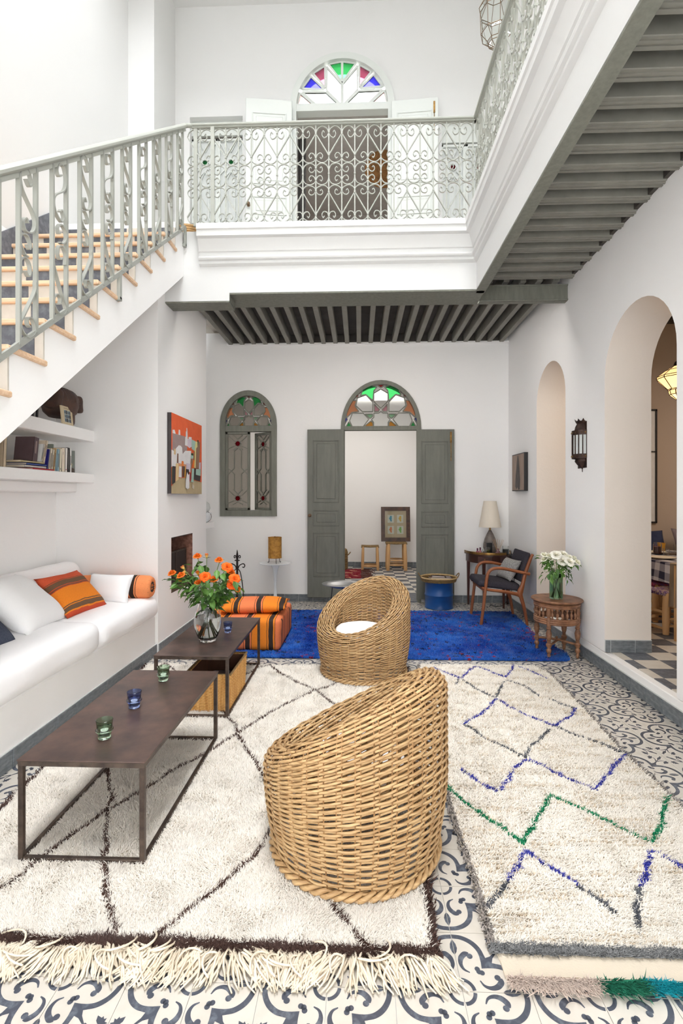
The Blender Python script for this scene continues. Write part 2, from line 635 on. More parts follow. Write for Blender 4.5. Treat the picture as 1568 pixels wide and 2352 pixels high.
# left wall (bench niche and stairs run against it), upper pier
mb = MB().box(XL - 0.25, XL, -1.8, 7.4, 0, 3.6).box(XL - .25, XL, -5.5, -1.8, 2.8, 3.6)
mb.box(XL - .25, XL, -5.5, -4.4, 0, 2.8).box(XL - .25, XL, -2.6, -1.8, 0, 2.8).box(XL - .25, XL, -4.4, -2.6, 0, .6)  # leaves the opening added behind the camera for light
struct('wall_left_upper', MB().box(XL - 0.25, XL, -5.5, 7.4, 3.6, 12), M['dimmed_white'])  # same wall as below, coloured darker against the strong light above
struct('wall_left', mb, PL)
struct('wall_left_pier', MB().box(XL, -2.5, 6.0, 6.75, 3.6, 8.2), M['dimmed_white'])

# chimney breast with the fire opening
FY0, FY1, FZ0, FZ1 = 4.875, 5.51, 0.505, 1.055
mb = MB()
mb.box(XL, XC, YC0, FY0, 0, 3.72).box(XL, XC, FY1, YC1, 0, 3.72)
mb.box(XL, XC, FY0, FY1, 0, FZ0).box(XL, XC, FY0, FY1, FZ1, 3.72)
wc = struct('wall_chimney', mb, PL)
mb = MB()
d = 0.42
x1 = XC - d
mb.box(x1 - 0.03, x1, FY0, FY1, FZ0, FZ1, 0)
for a in ((FY0, FY0 + 0.012), (FY1 - 0.012, FY1)):
    mb.box(x1, XC - 0.002, a[0], a[1], FZ0, FZ1, 1)
mb.box(x1, XC - 0.002, FY0, FY1, FZ0, FZ0 + 0.012, 0).box(x1, XC - 0.002, FY0, FY1, FZ1 - 0.012, FZ1, 0)
part('fire_lining', mb, [M['soot'], M['rusty']], wc)

# back wall: window opening and door opening as notches, filled below the sill
WX0, WX1, WZ0, WZS = -1.95, -1.156, 1.185, 2.46
DX0, DX1, DZS = -0.263, 0.846, 2.41
mb = MB()
pts = [(XL, 0), (XL, 3.75), (XR, 3.75), (XR, 0)]
pts += notch(DX0, DX1, DZS, (DX1 - DX0) / 2, 0.66, 0) + notch(WX0, WX1, WZS, (WX1 - WX0) / 2, 0.48, 0)
mb.prism(pts, XZ, YB, YB + 0.42)
mb.box(WX0, WX1, YB, YB + 0.42, 0, WZ0)
struct('wall_back', mb, PL, 30)

# walls of the upper storey, the far side behind the camera, the roof and an added light shaft
UX0, UX1, UZS = -0.931, 0.459, 6.66
mb = MB()
pts = [(XL, ZG), (XL, 8.4), (XR, 8.4), (XR, ZG)]
U0, U1, U2, U3 = -2.30, -1.58, 1.09, 1.75
pts += [(U3, ZG), (U3, 6.50), (U2, 6.50), (U2, ZG)]
pts += notch(UX0, UX1, UZS, (UX1 - UX0) / 2, 0.71, ZG)
pts += [(U1, ZG), (U1, 6.60), (U0, 6.60), (U0, ZG)]
mb.prism(pts, XZ, 6.7, 7.0)
struct('wall_back_upper', mb, M['dimmed_white'], 30)
mb = MB().box(XL - 0.25, XR + 0.38, -5.7, -5.5, 0, 12)
struct('wall_front', mb, PL)          # behind the camera; two low side openings are added to let light in
struct('floor', MB().box(-9, XL - .25, -9, 2, -.08, 0).box(XR + .38, 9, -9, 1.7, -.08, 0), M['cream_tile'])  # unseen ground added outside the side openings
mb = MB()
mb.box(XL, XR, YF + 0.05, 7.0, 8.09, 8.3).box(1.13, XR, -5.5, YF + 0.05, 8.09, 8.3)
struct('ceiling_roof', mb, M['dimmed_white'])

mb = MB().box(1.13, 1.35, -5.5, YF + 0.05, 8.3, 12).box(XL, 1.35, YF + 0.05, YF + 0.3, 8.3, 12)
mb.box(XL, -1.2, -5.5, YF, 12, 12.2).box(1.1, 1.35, -5.5, YF, 12, 12.2).box(-1.2, 1.1, -5.5, -2.3, 12, 12.2).box(-1.2, 1.1, 3.9, YF + .3, 12, 12.2)
struct('wall_light_shaft', mb, M['dimmed_white'])  # unseen shaft and narrowed roof opening, added to shape the sky light
# rooms seen through the openings
mb = MB()
mb.box(XL, XR, 10.42, 10.6, 0, 3.7).box(XL - 0.2, XL, 7.37, 10.6, 0, 3.7).box(XR, XR + 0.2, 7.37, 10.6, 0, 3.7)
struct('wall_far', mb, PL)
struct('ceiling', MB().box(XL, XR, 7.37, 10.6, 3.6, 3.72), PL)
mb = MB()
mb.box(2.42, 6.0, 6.95, 7.15, 0.1, 3.9).box(6.0, 6.2, 2.0, 7.15, 0.1, 3.9).box(2.42, 6.2, 1.8, 2.0, 0.1, 3.9)
struct('wall_dining', mb, M['taupe_plaster'])
cd = struct('ceiling', MB().box(2.42, 6.0, 2.0, 6.95, 3.92, 4.0), M['board_paint'])
jm = MB().box(2.42, 6.0, -0.04, 0.04, 3.80, 3.92).mesh('joist', M['board_paint'])
for i in range(7):
    part('joist', jm, None, cd, loc=(0, 6.9 - i * 0.3, 0))
struct('wall_upper_room', MB().box(XL, XR, 9.6, 9.7, ZG, 8.2).box(XL - .1, XL, 7.0, 9.7, ZG, 8.2).box(XR, XR + .1, 7.0, 9.7, ZG, 8.2), flat((206, 200, 196)))
struct('ceiling', MB().box(XL, XR, 7.0, 9.7, 6.86, 6.96), flat((200, 196, 192)))
struct('floor', MB().box(XL, XR, 7.0, 9.7, 3.74, ZG), M['cream_tile'])

# gallery slab, soffit beams, white fascia and stepped cornice
mb = MB()
mb.box(XC - 0.2, XR, YF + 0.06, 7.0, 3.78, ZG).box(XG + 0.06, XR, -5.5, YF + 0.06, 3.78, ZG)
struct('floor', mb, M['cream_tile'])
prof = [(0.13, 4.0), (0.13, 3.948), (0.118, 3.942), (0.118, 3.888), (0.085, 3.878), (0.08, 3.862), (0.07, 3.838), (0.055, 3.805), (0.048, 3.775),
        (0.036, 3.768), (0.034, 3.735), (0.052, 3.727), (0.056, 3.712), (0.05, 3.7), (0.03, 3.692), (0.03, 3.668), (0.012, 3.656), (0.0, 3.65)]
mb = MB()
A = [(-1.52, YF - o, z) for o, z in prof]
B = [(XG - o, YF - o, z) for o, z in prof]
D = [(XG - o, -5.5, z) for o, z in prof]
mb.strip(A, B).strip(B, D)
mb.add(A + [(-1.52, YF, 3.65), (-1.52, YF, 4.0)], [tuple(range(len(A) + 2))])
mb.add([(-1.52, YF - 0.13, 4.0), (XG - 0.13, YF - 0.13, 4.0), (XG - 0.13, -5.5, 4.0), (XG + 0.1, -5.5, 4.0), (XG + 0.1, YF + 0.1, 4.0), (-1.52, YF + 0.1, 4.0)], [(0, 1, 2, 3, 4, 5)])
struct('trim_2', mb, M['dimmed_white'], 25)
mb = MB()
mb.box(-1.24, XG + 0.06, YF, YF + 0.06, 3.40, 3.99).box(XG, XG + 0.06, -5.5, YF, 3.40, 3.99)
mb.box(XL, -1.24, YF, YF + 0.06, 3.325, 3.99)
struct('trim_3', mb, M['dimmed_white'])
mb = MB()
mb.box(XC, 1.17, YF + 0.001, 5.06, 3.385, 3.40, b=0.003).box(XC, XG, YF + 0.06, 5.06, 3.40, 3.62)
mb.box(XL, -1.24, YF + 0.001, 4.93, 3.31, 3.325, b=0.003).box(-1.244, -1.238, YF + 0.001, 4.93, 3.325, 3.40)
struct('beam_1', mb, M['grey_paint'])
mb = MB()
mb.box(XG + 0.001, 1.18, -5.5, YF + 0.06, 3.385, 3.40, b=0.003).box(1.15, 1.18, -5.5, 5.0, 3.40, 3.6)
mb.box(1.18, XR, 4.99, 5.06, 3.385, 3.545).box(1.18, XR, 4.975, 5.0, 3.385, 3.40, b=0.004).box(1.18, XR, 4.98, 5.0, 3.53, 3.545)
struct('beam_2', mb, M['grey_paint'])

# joisted ceilings under the galleries
ca = struct('ceiling', MB().box(XC, XR, 5.06, YB, 3.70, 3.78), M['board_paint'])
mb = MB().box(-0.029, 0.029, 5.0, YB, 3.58, 3.70, b=0.005)
jm = mb.mesh('joist', M['joist_paint'])
for i in range(24):
    part('joist', jm, None, ca, loc=(-1.80 + i * 0.1625, 0, RND.uniform(-0.004, 0.004)))
bm = MB().box(-0.05, 0.05, YB - 0.03, YB, 3.60, 3.70).mesh('blocking_board', M['board_paint'])
for i in range(23):
    part('blocking_board', bm, None, ca, loc=(-1.80 + (i + 0.5) * 0.1625, 0, 0))
struct('trim_5', MB().box(-1.30, 1.50, 5.06, 5.19, 3.506, 3.53), M['grey_paint'])      # strip added as a housing over the alcove fill lamp
struct('trim_4', MB().box(XC, XR, YB - 0.025, YB, 3.565, 3.60, b=0.006), PL)
cb = struct('ceiling', MB().box(1.18, XR, -5.5, 5.0, 3.67, 3.78), M['board_paint'])
mb = MB().box(1.18, XR, -0.042, 0.042, 3.56, 3.67, b=0.004).box(1.18, XR, -0.022, -0.006, 3.554, 3.56).box(1.18, XR, 0.008, 0.024, 3.554, 3.56)
jm = mb.mesh('joist', M['joist_paint'])
for i in range(24):
    part('joist', jm, None, cb, loc=(0, 4.86 - i * 0.178, 0))
bm = MB().box(XR - 0.03, XR, -0.05, 0.05, 3.57, 3.67).mesh('blocking_board', M['board_paint'])
for i in range(20):
    part('blocking_board', bm, None, cb, loc=(0, 4.86 - (i + 0.5) * 0.178, 0))

# ------------------------------------------------------------------ patterned cement floor, tile by tile
TS = 0.2


def stroke(mb, pts, ws, m, z):
    P = np.asarray(cr(pts, 6), float)
    W = np.interp(np.linspace(0, 1, len(P)), np.linspace(0, 1, len(ws)), ws)
    T = np.gradient(P, axis=0)
    T /= np.maximum(np.linalg.norm(T, axis=1, keepdims=True), 1e-9)
    N = np.stack([-T[:, 1], T[:, 0]], 1)
    A, B = P + N * W[:, None] / 2, P - N * W[:, None] / 2
    q = [(x, y, z) for x, y in np.clip(np.concatenate([A, B]), 0.006, 0.994)]
    K = len(P)
    mb.add(q, [(i, K + i, K + i + 1, i + 1) for i in range(K - 1)], m)


def blob(mb, c, r, m, z, n=10, sy=1.0):
    q = [(min(0.994, max(0.006, c[0] + r * cos(2 * pi * i / n))), min(0.994, max(0.006, c[1] + r * sy * sin(2 * pi * i / n))), z) for i in range(n)]
    mb.add(q, [tuple(range(n))], m)


def tile_mesh():
    mb = MB()
    mb.box(0.004, 0.996, 0.004, 0.996, -0.05, 0.0, 0)
    z = 0.0015
    # ring round the medallion's centre, in this tile a quarter of it
    stroke(mb, [(0.185 * cos(a), 0.185 * sin(a)) for a in np.linspace(0.09, pi / 2 - 0.09, 7)], [0.055, 0.055], 1, z)
    for sw in (0, 1):
        f = (lambda p: (p[1], p[0])) if sw else (lambda p: p)
        # lobe of the quatrefoil outline, thickening to the cusp
        stroke(mb, [f(p) for p in ((0.925, 0.0), (0.905, 0.15), (0.83, 0.29), (0.71, 0.385), (0.58, 0.42), (0.46, 0.43))], [0.075, 0.08, 0.085, 0.08, 0.10], 1, z + 0.0003 * sw)
        # comma scroll
        stroke(mb, [f(p) for p in ((0.30, 0.175), (0.35, 0.095), (0.44, 0.062), (0.54, 0.085), (0.61, 0.155), (0.605, 0.215))], [0.018, 0.04, 0.062, 0.085, 0.09, 0.07], 1, z)
        blob(mb, f((0.575, 0.228)), 0.048, 1, z + 0.0004)
        # half leaf on the tile's edge
        lf = [(0.60, 0.005), (0.64, 0.035), (0.71, 0.056), (0.79, 0.045), (0.865, 0.005)]
        q = [f(p) + (z,) for p in lf]
        mb.add(q, [tuple(range(5))], 1)
        # serrated sprig
        sp = [(0.53, 0.80), (0.56, 0.87), (0.535, 0.885), (0.575, 0.91), (0.56, 0.945), (0.61, 0.935), (0.625, 0.985), (0.655, 0.93), (0.70, 0.95), (0.665, 0.89), (0.635, 0.84), (0.60, 0.81)]
        mb.add([f(p) + (z,) for p in sp], [tuple(range(12))], 1)
        stroke(mb, [f(p) for p in ((0.655, 0.90), (0.69, 0.83), (0.68, 0.75), (0.645, 0.665))], [0.02, 0.022, 0.025, 0.03], 1, z + 0.0003 * sw)
        # small leaf close to the stem
        stroke(mb, [f(p) for p in ((0.745, 0.76), (0.80, 0.83), (0.865, 0.865), (0.905, 0.94))], [0.012, 0.04, 0.05, 0.012], 1, z + 0.0005 + 0.0002 * sw)
    # cusp, clover and stem on the diagonal
    mb.add([(0.37, 0.37, z + 0.0006), (0.52, 0.385, z + 0.0006), (0.60, 0.60, z + 0.0006), (0.385, 0.52, z + 0.0006)], [(0, 1, 2, 3)], 1)
    for c in ((0.30, 0.36), (0.36, 0.30), (0.315, 0.315)):
        blob(mb, c, 0.042, 1, z + 0.0008)
    stroke(mb, [(0.56, 0.56), (0.66, 0.66), (0.78, 0.78)], [0.05, 0.024, 0.018], 1, z + 0.0007)
    blob(mb, (0.785, 0.785), 0.032, 1, z + 0.0008)
    mb.v = [((x - 0.5) * TS, (y - 0.5) * TS, zz * TS) for x, y, zz in mb.v]
    return mb


floor = struct('floor', MB().box(XL, XR, -5.5, YB, -0.08, -0.004), M['grout'])
tm = tile_mesh()
tile_me = tm.mesh('tile', [M['cream_tile'], M['ink']])
CX, CY = 0.303, 1.490                    # a medallion's centre
RUGS = [(-1.80, 0.20, 1.62, 4.18), (0.46, 1.46, 1.6, 4.25), (-0.9, 1.80, 4.6, 6.25)]
cand = []
for i in range(-12, 10):
    for j in range(-2, 29):
        x, y = CX + (i + 0.5) * TS, CY + (j + 0.5) * TS
        if x - 0.1 > XR or x + 0.1 < XB - 0.1 or y - 0.1 > YB or y < 1.05:
            continue
        if any(x - 0.1 > a and x + 0.1 < b and y - 0.1 > c2_ and y + 0.1 < d2_ for a, b, c2_, d2_ in RUGS):
            continue
        if abs(x - 0.0) > 0.80 * y + 0.15:
            continue
        cand.append((y, x, i, j))
cand.sort()
ROT = {(0, 0): 0, (1, 0): 1, (1, 1): 2, (0, 1): 3}
for y, x, i, j in cand[:300]:
    k = {(0, 0): 0.0, (1, 0): pi / 2, (1, 1): pi, (0, 1): 3 * pi / 2}[(i % 2, j % 2)]
    part('tile', tile_me, None, floor, loc=(x, y, RND.uniform(-0.0006, 0.0004)), rot=(0, 0, k))
if len(cand) > 300:
    mb = MB()
    for y, x, i, j in cand[300:]:
        k = {(0, 0): 0.0, (1, 0): pi / 2, (1, 1): pi, (0, 1): 3 * pi / 2}[(i % 2, j % 2)]
        mb.add(tm.v, tm.f, tm.m, Matrix.Translation((x, y, 0)) @ Matrix.Rotation(k, 4, 'Z'))
    part('far_tiles', mb, [M['cream_tile'], M['ink']], floor, kind='stuff')

# slate-grey tiled skirting
btm = {}


def skirting(name, p0, p1, nrm, z0=0.0, h=0.1, step=0.2, off=0.0):
    """a row of tiles from p0 to p1, standing proud along nrm"""
    p0, p1, nrm = Vector(p0), Vector(p1), Vector(nrm)
    L = (p1 - p0).length
    dr = (p1 - p0).normalized()
    root = struct(name, MB().box(0, L, -0.009, 0.0, 0, h + 0.004), M['grout'])
    ang = atan2(dr.y, dr.x)
    root.location = (p0.x, p0.y, z0)
    root.rotation_euler = (0, 0, ang)
    sg = 1 if Vector((-dr.y, dr.x)).dot(nrm.to_2d()) > 0 else -1
    if sg > 0:
        root.data.transform(Matrix.Translation((0, 0.009, 0)))
    x = off
    while x < L - 0.01:
        a = max(0, x)
        wd = min(x + step, L) - a - 0.004
        key = (round(wd, 3), sg)
        if wd > 0.01:
            if key not in btm:
                btm[key] = MB().box(0, wd, 0 if sg > 0 else -0.013, 0.013 if sg > 0 else 0, 0, h, b=0.002).mesh('tile', M['base_tile'])
            part('tile', btm[key], None, root, loc=(a + 0.002, RND.uniform(-0.0008, 0.0008), 0))
        x += step
    return root


skirting('baseboard_right', (XR, 1.3, 0), (XR, YB, 0), (-1, 0, 0), off=-0.065)
skirting('baseboard_left', (XB, 1.1, 0), (XB, YC0, 0), (1, 0, 0), off=-0.07)
skirting('baseboard_chimney', (XC, YC0, 0), (XC, YC1, 0), (1, 0, 0), off=-0.15)
skirting('baseboard_back', (XL, YB, 0), (DX0 - 0.05, YB, 0), (0, -1, 0), off=-0.03)
skirting('baseboard_back', (DX1 + 0.05, YB, 0), (XR, YB, 0), (0, -1, 0), off=-0.08)
skirting('baseboard_far', (-0.7, 10.42, 0), (1.6, 10.42, 0), (0, -1, 0))
skirting('baseboard_arch', (2.04, 4.25, 0), (2.42, 4.25, 0), (0, -1, 0), z0=0.165, off=-0.155)


def checker(name, x0, y0, nx, ny, z, par=0):
    base = struct(name, MB().box(x0, x0 + nx * TS, y0, y0 + ny * TS, z - 0.05, z - 0.004), M['grout'])
    ms = [MB().box(-TS / 2 + 0.0008, TS / 2 - 0.0008, -TS / 2 + 0.0008, TS / 2 - 0.0008, -0.01, 0).mesh('tile', M[k]) for k in ('cream_tile', 'dark_tile')]
    for i in range(nx):
        for j in range(ny):
            part('tile', ms[(i + j + par) % 2], None, base, loc=(x0 + (i + .5) * TS, y0 + (j + .5) * TS, z))
    return base


checker('floor', -0.75, 7.42, 11, 15, 0.0)
struct('floor', MB().box(XL, XR, YB, 10.42, -0.06, -0.005), M['grout'])
dfl = checker('floor', 2.168, 3.05, 8, 14, 0.165, 0)
for j in range(14):
    a, b = 3.05 + j * TS + .0008, 3.05 + (j + 1) * TS - .0008
    part('tile', MB().box(-.034, .034, -.0992, .0992, -.01, 0), M[('cream_tile', 'dark_tile')[(j + 1) % 2]], dfl, loc=(2.133, (a + b) / 2, .165))
struct('floor', MB().box(2.42, 6.0, 1.8, 6.95, 0.08, 0.155), M['cream_tile'])
# ------------------------------------------------------------------ staircase
SX = -1.68
RUN, RISE, Y0S, Z0S = 0.271, 0.2197, 2.60, 2.185
K0, K1 = -8, 7


def yk(k):
    return Y0S + RUN * k


def zk(k):
    return Z0S + RISE * k


out = []
for k in range(K0, K1 + 1):
    out += [(yk(k - 1) + 0.012, zk(k) - 0.03), (yk(k) + 0.012, zk(k) - 0.03)]
out += [(yk(K1) + 0.012, ZG), (YF, ZG)]


def soff(y):
    return 1.711 + 0.7606 * (y - 2.279)


low = yk(K0 - 1)
poly = [(low, soff(low))] + out + [(YF, 3.57), (4.642, soff(4.642))]
mb = MB().prism(poly, YZ, XL, SX)
stair = struct('staircase', mb, PL)
nm = MB()
nm.box(XL + 0.01, SX + 0.018, -0.022, RUN + 0.012, -0.03, 0.0, b=0.006)
nm = nm.mesh('tread', M['nosing'])
cells = [(0.0, 0.05, 0)]
x = 0.05
c = 1
while x < -XL + SX - 0.02:
    x2 = min(x + 0.2, -XL + SX - 0.012)
    cells.append((x, x2, c))
    x, c = x2, 1 - c
rt = [MB().box(SX - b + 0.001, SX - a - 0.001, 0, 0.012, 0.0, RISE - 0.03, b=0.001).mesh('riser_tile', M['dark_tile' if c else 'cream_tile']) for a, b, c in cells]
for k in range(-4, K1 + 1):
    part('tread', nm, None, stair, loc=(0, yk(k - 1), zk(k)))
    for me in rt:
        part('riser_tile', me, None, stair, loc=(0, yk(k), zk(k)))
sk = MB().prism([(0, 0), (RUN, 0), (RUN, RISE + 0.14), (0, 0.14)], YZ, XL, XL + 0.014).mesh('skirting_tile', M['dark_tile'])
for k in range(-2, K1 + 1):
    part('skirting_tile', sk, None, stair, loc=(0, yk(k - 1), zk(k)))


# ------------------------------------------------------------------ wrought-iron railings
def curve_bar(mb, pts, n=6, sm=7):
    mb.tube([(p[0], 0, p[1]) for p in cr(pts, sm)], 0.0042, 4, ref=(0, 1, 0), rb=0.0085, phase=pi / 4)


HW, HH = 0.1212, 0.90
c1 = [(1, .912), (.86, .962), (.5, .99), (.14, .965), (.03, .925), (.14, .885), (.38, .872), (.53, .905), (.44, .942), (.33, .925)]
c2_ = [(1, .912), (0, .69)]
c3 = [(0, .69), (.06, .645), (.42, .612), (.85, .628), (.97, .662), (.84, .702), (.62, .712), (.47, .685), (.57, .657), (.68, .668)]
c4 = [(0, .495), (.04, .55), (.2, .59), (.55, .606), (.86, .59), (.97, .558), (.84, .522), (.62, .513), (.48, .54), (.57, .567), (.68, .556)]
c5 = [(0, .305), (.05, .345), (.3, .374), (.6, .374), (.9, .352), (.97, .322), (.84, .287), (.6, .28), (.46, .305), (.56, .335), (.67, .322)]
c6 = [(0, .305), (1, .075)]
c7 = [(1, .075), (.88, .03), (.5, .008), (.14, .03), (.03, .06), (.14, .098), (.4, .104), (.53, .073), (.43, .044), (.33, .06)]
mb = MB()
for sg in (1, -1):
    for cv in (c1, c2_, c3, c4, [(u, .99 - v) for u, v in c4], c5, c6, c7):
        p = [(sg * u * HW, v * HH) for u, v in cv]
        if len(p) == 2:
            mb.bar((p[0][0], 0, p[0][1]), (p[1][0], 0, p[1][1]), 0.016, 0.008, up=(1, 0, 0))
        else:
            curve_bar(mb, p)
for u, vs in ((0, (.93, .69, .495, .305, .06)), (1, (.912, .665, .556, .434, .322, .075))):
    for v in vs:
        mb.box(u * HW - .008, u * HW + .008, -.011, .011, v * HH - .008, v * HH + .008)
scroll_me = mb.mesh('scrollwork', M['rail_paint'], 40)
rod_me = MB().bar((0, 0, 0), (0, 0, HH), 0.011).mesh('rod', M['rail_paint'])


def railing(label, L, loc, rot, a0, ncell):
    t = thing('railing', label, 'railing', loc, rot)
    mb = MB().box(-0.03, L + 0.03, -0.032, 0.032, HH + 0.012, HH + 0.034, b=0.006).box(-0.03, L + 0.03, -0.018, 0.018, HH, HH + 0.012)
    part('handrail', mb, M['rail_paint'], t)
    part('bottom_rail', MB().box(0, L, -0.014, 0.014, -0.014, 0.0), M['rail_paint'], t)
    for i in range(ncell):
        part('scrollwork', scroll_me, None, t, loc=(a0 + 2 * i * HW, 0, 0))
        part('rod', rod_me, None, t, loc=(a0 + 2 * i * HW, 0, 0))
        if a0 + (2 * i + 1) * HW < L:
            part('rod', rod_me, None, t, loc=(a0 + (2 * i + 1) * HW, 0, 0))
    return t


r1 = railing('pale iron railing of heart scrolls along the back gallery, facing the court', 2.62, (-1.545, 4.66, 4.025), (0, 0, 0), 0.044, 11)
pm = MB().box(-0.017, 0.017, -0.010, 0.010, -0.02, HH + 0.005).mesh('post', M['rail_paint'])
part('post', pm, None, r1, loc=(0.165, -0.012, 0))
part('post', pm, None, r1, loc=(0, 0, 0))
for a in (0.9, 2.05):
    part('foot_plate', MB().box(a - 0.08, a + 0.08, -0.02, 0.02, -0.025, -0.014), M['rail_paint'], r1)
r2 = railing('pale iron scroll railing running along the right-hand gallery above the joists', 3.4, (1.075, 4.66, 4.025), (0, 0, -pi / 2), 0.10, 14)

# stair railing: pairs of square bars holding S-scrolls between sloping rails
t = thing('stair_railing', 'grey iron stair railing with S-scrolls between paired bars', 'railing')
RX = SX + 0.02


def hz(y):
    return 3.0 + 0.826 * (y - 2.279)


def bz(y):
    return 2.124 + 0.785 * (y - 2.279)


ya, yb = 1.3, 4.70
mb = MB()
mb.tube([(RX, ya, hz(ya) - 0.012), (RX, yb, hz(yb) - 0.012)], 0.021, 10, ref=(1, 0, 0), rb=0.026)
mb.bar((RX, ya, hz(ya) - 0.045), (RX, yb, hz(yb) - 0.045), 0.03, 0.014, up=(1, 0, 0))
part('handrail', mb, M['rail_paint'], t, 40)
part('handrail_end', MB().tube([(RX, yb, hz(yb) - 0.012), (RX + 0.02, yb, hz(yb) - 0.01), (RX + 0.14, 4.67, 4.955)], 0.021, 10), M['rail_paint'], t, 40)
part('bottom_rail', MB().bar((RX, ya, bz(ya)), (RX, yb, bz(yb)), 0.028, 0.016, up=(1, 0, 0)), M['stair_iron'], t)
sA = [(.62, .90), (.42, .875), (.30, .905), (.45, .955), (.80, .965), (.95, .90), (.82, .82), (.2, .735), (.07, .68), (.22, .625), (.62, .60), (.78, .64), (.62, .675), (.5, .655)]
sB = [(.55, .53), (.42, .51), (.36, .545), (.6, .58), (.9, .56), (.95, .51), (.7, .465), (.5, .46)]
sC = [(.66, .37), (.48, .35), (.36, .375), (.42, .425), (.68, .445), (.93, .41), (.90, .34)]
sD = [(.06, .34), (.10, .28), (.70, .12), (.93, .055), (.80, .015), (.45, .0), (.12, .03), (.08, .075), (.28, .115), (.52, .105), (.52, .07), (.40, .06)]
sm = MB()
sn = MB()
BW, BH = 0.128, 0.865
for mbx, mir in ((sm, False), (sn, True)):
    for cv in (sA, sB, sC, sD):
        p = [(0, (1 - u if mir else u) * BW - BW / 2, v * BH) for u, v in cv]
        mbx.tube(cr(p, 6), 0.0048, 4, ref=(1, 0, 0), rb=0.0145, phase=pi / 4)
sms = [sm.mesh('scroll', M['stair_iron'], 40), sn.mesh('scroll', M['stair_iron'], 40)]
for i in range(12):
    yc = 1.645 + 0.2655 * i
    if yc < 1.7:
        continue
    for d in (-0.064, 0.064):
        y = yc + d
        part('bar', MB().bar((RX, y, bz(y)), (RX, y, hz(y) - 0.045), 0.014, 0.022, up=(1, 0, 0)), M['stair_iron'], t)
    part('scroll', sms[i % 2], None, t, loc=(RX, yc, bz(yc) + 0.01))
for y, d in ((3.40, 0.13), (4.70, 0.13)):
    part('bracket', MB().box(RX - 0.012, RX + 0.012, y - 0.012, y + 0.012, bz(y) - d - 0.05, bz(y)).box(SX - 0.01, RX + 0.012, y - 0.02, y + 0.012, bz(y) - d - 0.06, bz(y) - d - 0.035), M['stair_iron'], t)

# ------------------------------------------------------------------ doors and windows
F1S = [
    ('pane_clear', [(722, 137), (780, 172), (780, 240), (722, 297), (664, 240), (664, 172)]),
    ('pane_red', [(682, 100), (762, 100), (722, 125)]),
]
F1 = [  # lower fanlight, drawn in one plane: (pane material, outline)
    ('pane_dot', [(598, 185), (655, 245), (655, 325), (570, 325), (515, 275), (528, 210)]),
    ('pane_dot', [(485, 337), (575, 337), (622, 388), (575, 450), (485, 450), (462, 400)]),
    ('pane_green', [(552, 190), (578, 130), (640, 105), (690, 118), (664, 150), (655, 232), (598, 182)]),
    ('pane_pink', [(668, 262), (712, 307), (702, 324), (668, 324)]),
    ('pane_lgreen', [(592, 345), (655, 345), (655, 365), (632, 382)]),
    ('pane_amber', [(580, 450), (640, 402), (657, 420), (657, 450)]),
    ('pane_orange', [(520, 230), (455, 235), (430, 320), (440, 372), (482, 330), (540, 324), (507, 275)]),
    ('pane_blue', [(419, 350), (445, 387), (420, 432)]),
    ('pane_green', [(430, 450), (455, 408), (480, 450)]),
    ('pane_red', [(480, 216), (545, 152), (530, 202)]),
]
F1c = ('pane_dot', [(722, 322), (740, 337), (780, 337), (780, 372), (800, 390), (782, 415), (782, 450), (662, 450), (662, 415), (644, 390), (664, 372), (664, 337), (704, 337)])
F2 = [
    ('pane_rose', [(95, 330), (66, 432), (222, 435)]),
    ('pane_clear', [(112, 325), (305, 328), (425, 435), (238, 435)]),
    ('pane_blue', [(182, 208), (112, 298), (290, 308)]),
    ('pane_mauve', [(200, 186), (297, 132), (298, 296)]),
    ('pane_dot', [(312, 140), (432, 268), (432, 430), (312, 318)]),
    ('pane_green', [(326, 120), (434, 103), (434, 254)]),
]


def mirror(lst, c):
    return lst + [(n, [(2 * c - x, y) for x, y in reversed(p)]) for n, p in lst]


def fan(root, panes, f, y, wbar, paint):
    """panes and glazing bars of a fanlight; f maps drawing coordinates to x, z"""
    tb = MB()
    for n, p in panes:
        q = [f(*a) for a in p]
        part('pane', MB().prism(q, XZ, y, y + 0.004), M[n], root)
        for i in range(len(q)):
            a, b = q[i], q[(i + 1) % len(q)]
            d = sqrt((a[0] - b[0]) ** 2 + (a[1] - b[1]) ** 2)
            if d > 0.008:
                tb.bar((a[0], y + 0.002, a[1]), (b[0], y + 0.002, b[1]), wbar * RND.uniform(.96, 1.04), 0.024 + RND.uniform(0, .004), up=(0, 1, 0))
    part('glazing_bars', tb, M[paint], root)


def arch_frame(mb, x0, x1, z0, zs, rz, wd, y0, y1, n=24):
    cx, rx = (x0 + x1) / 2, (x1 - x0) / 2
    O = [(x1, z0)] + arc(cx, zs, rx, rz, 0, pi, n) + [(x0, z0)]
    I = [(x1 - wd, z0)] + arc(cx, zs, rx - wd, rz - wd, 0, pi, n) + [(x0 + wd, z0)]
    fr = lambda P, y: [(x, y, z) for x, z in P]
    mb.strip(fr(O, y0), fr(I, y0)).strip(fr(I, y0), fr(I, y1)).strip(fr(I, y1), fr(O, y1)).strip(fr(O, y1), fr(O, y0))
    return mb


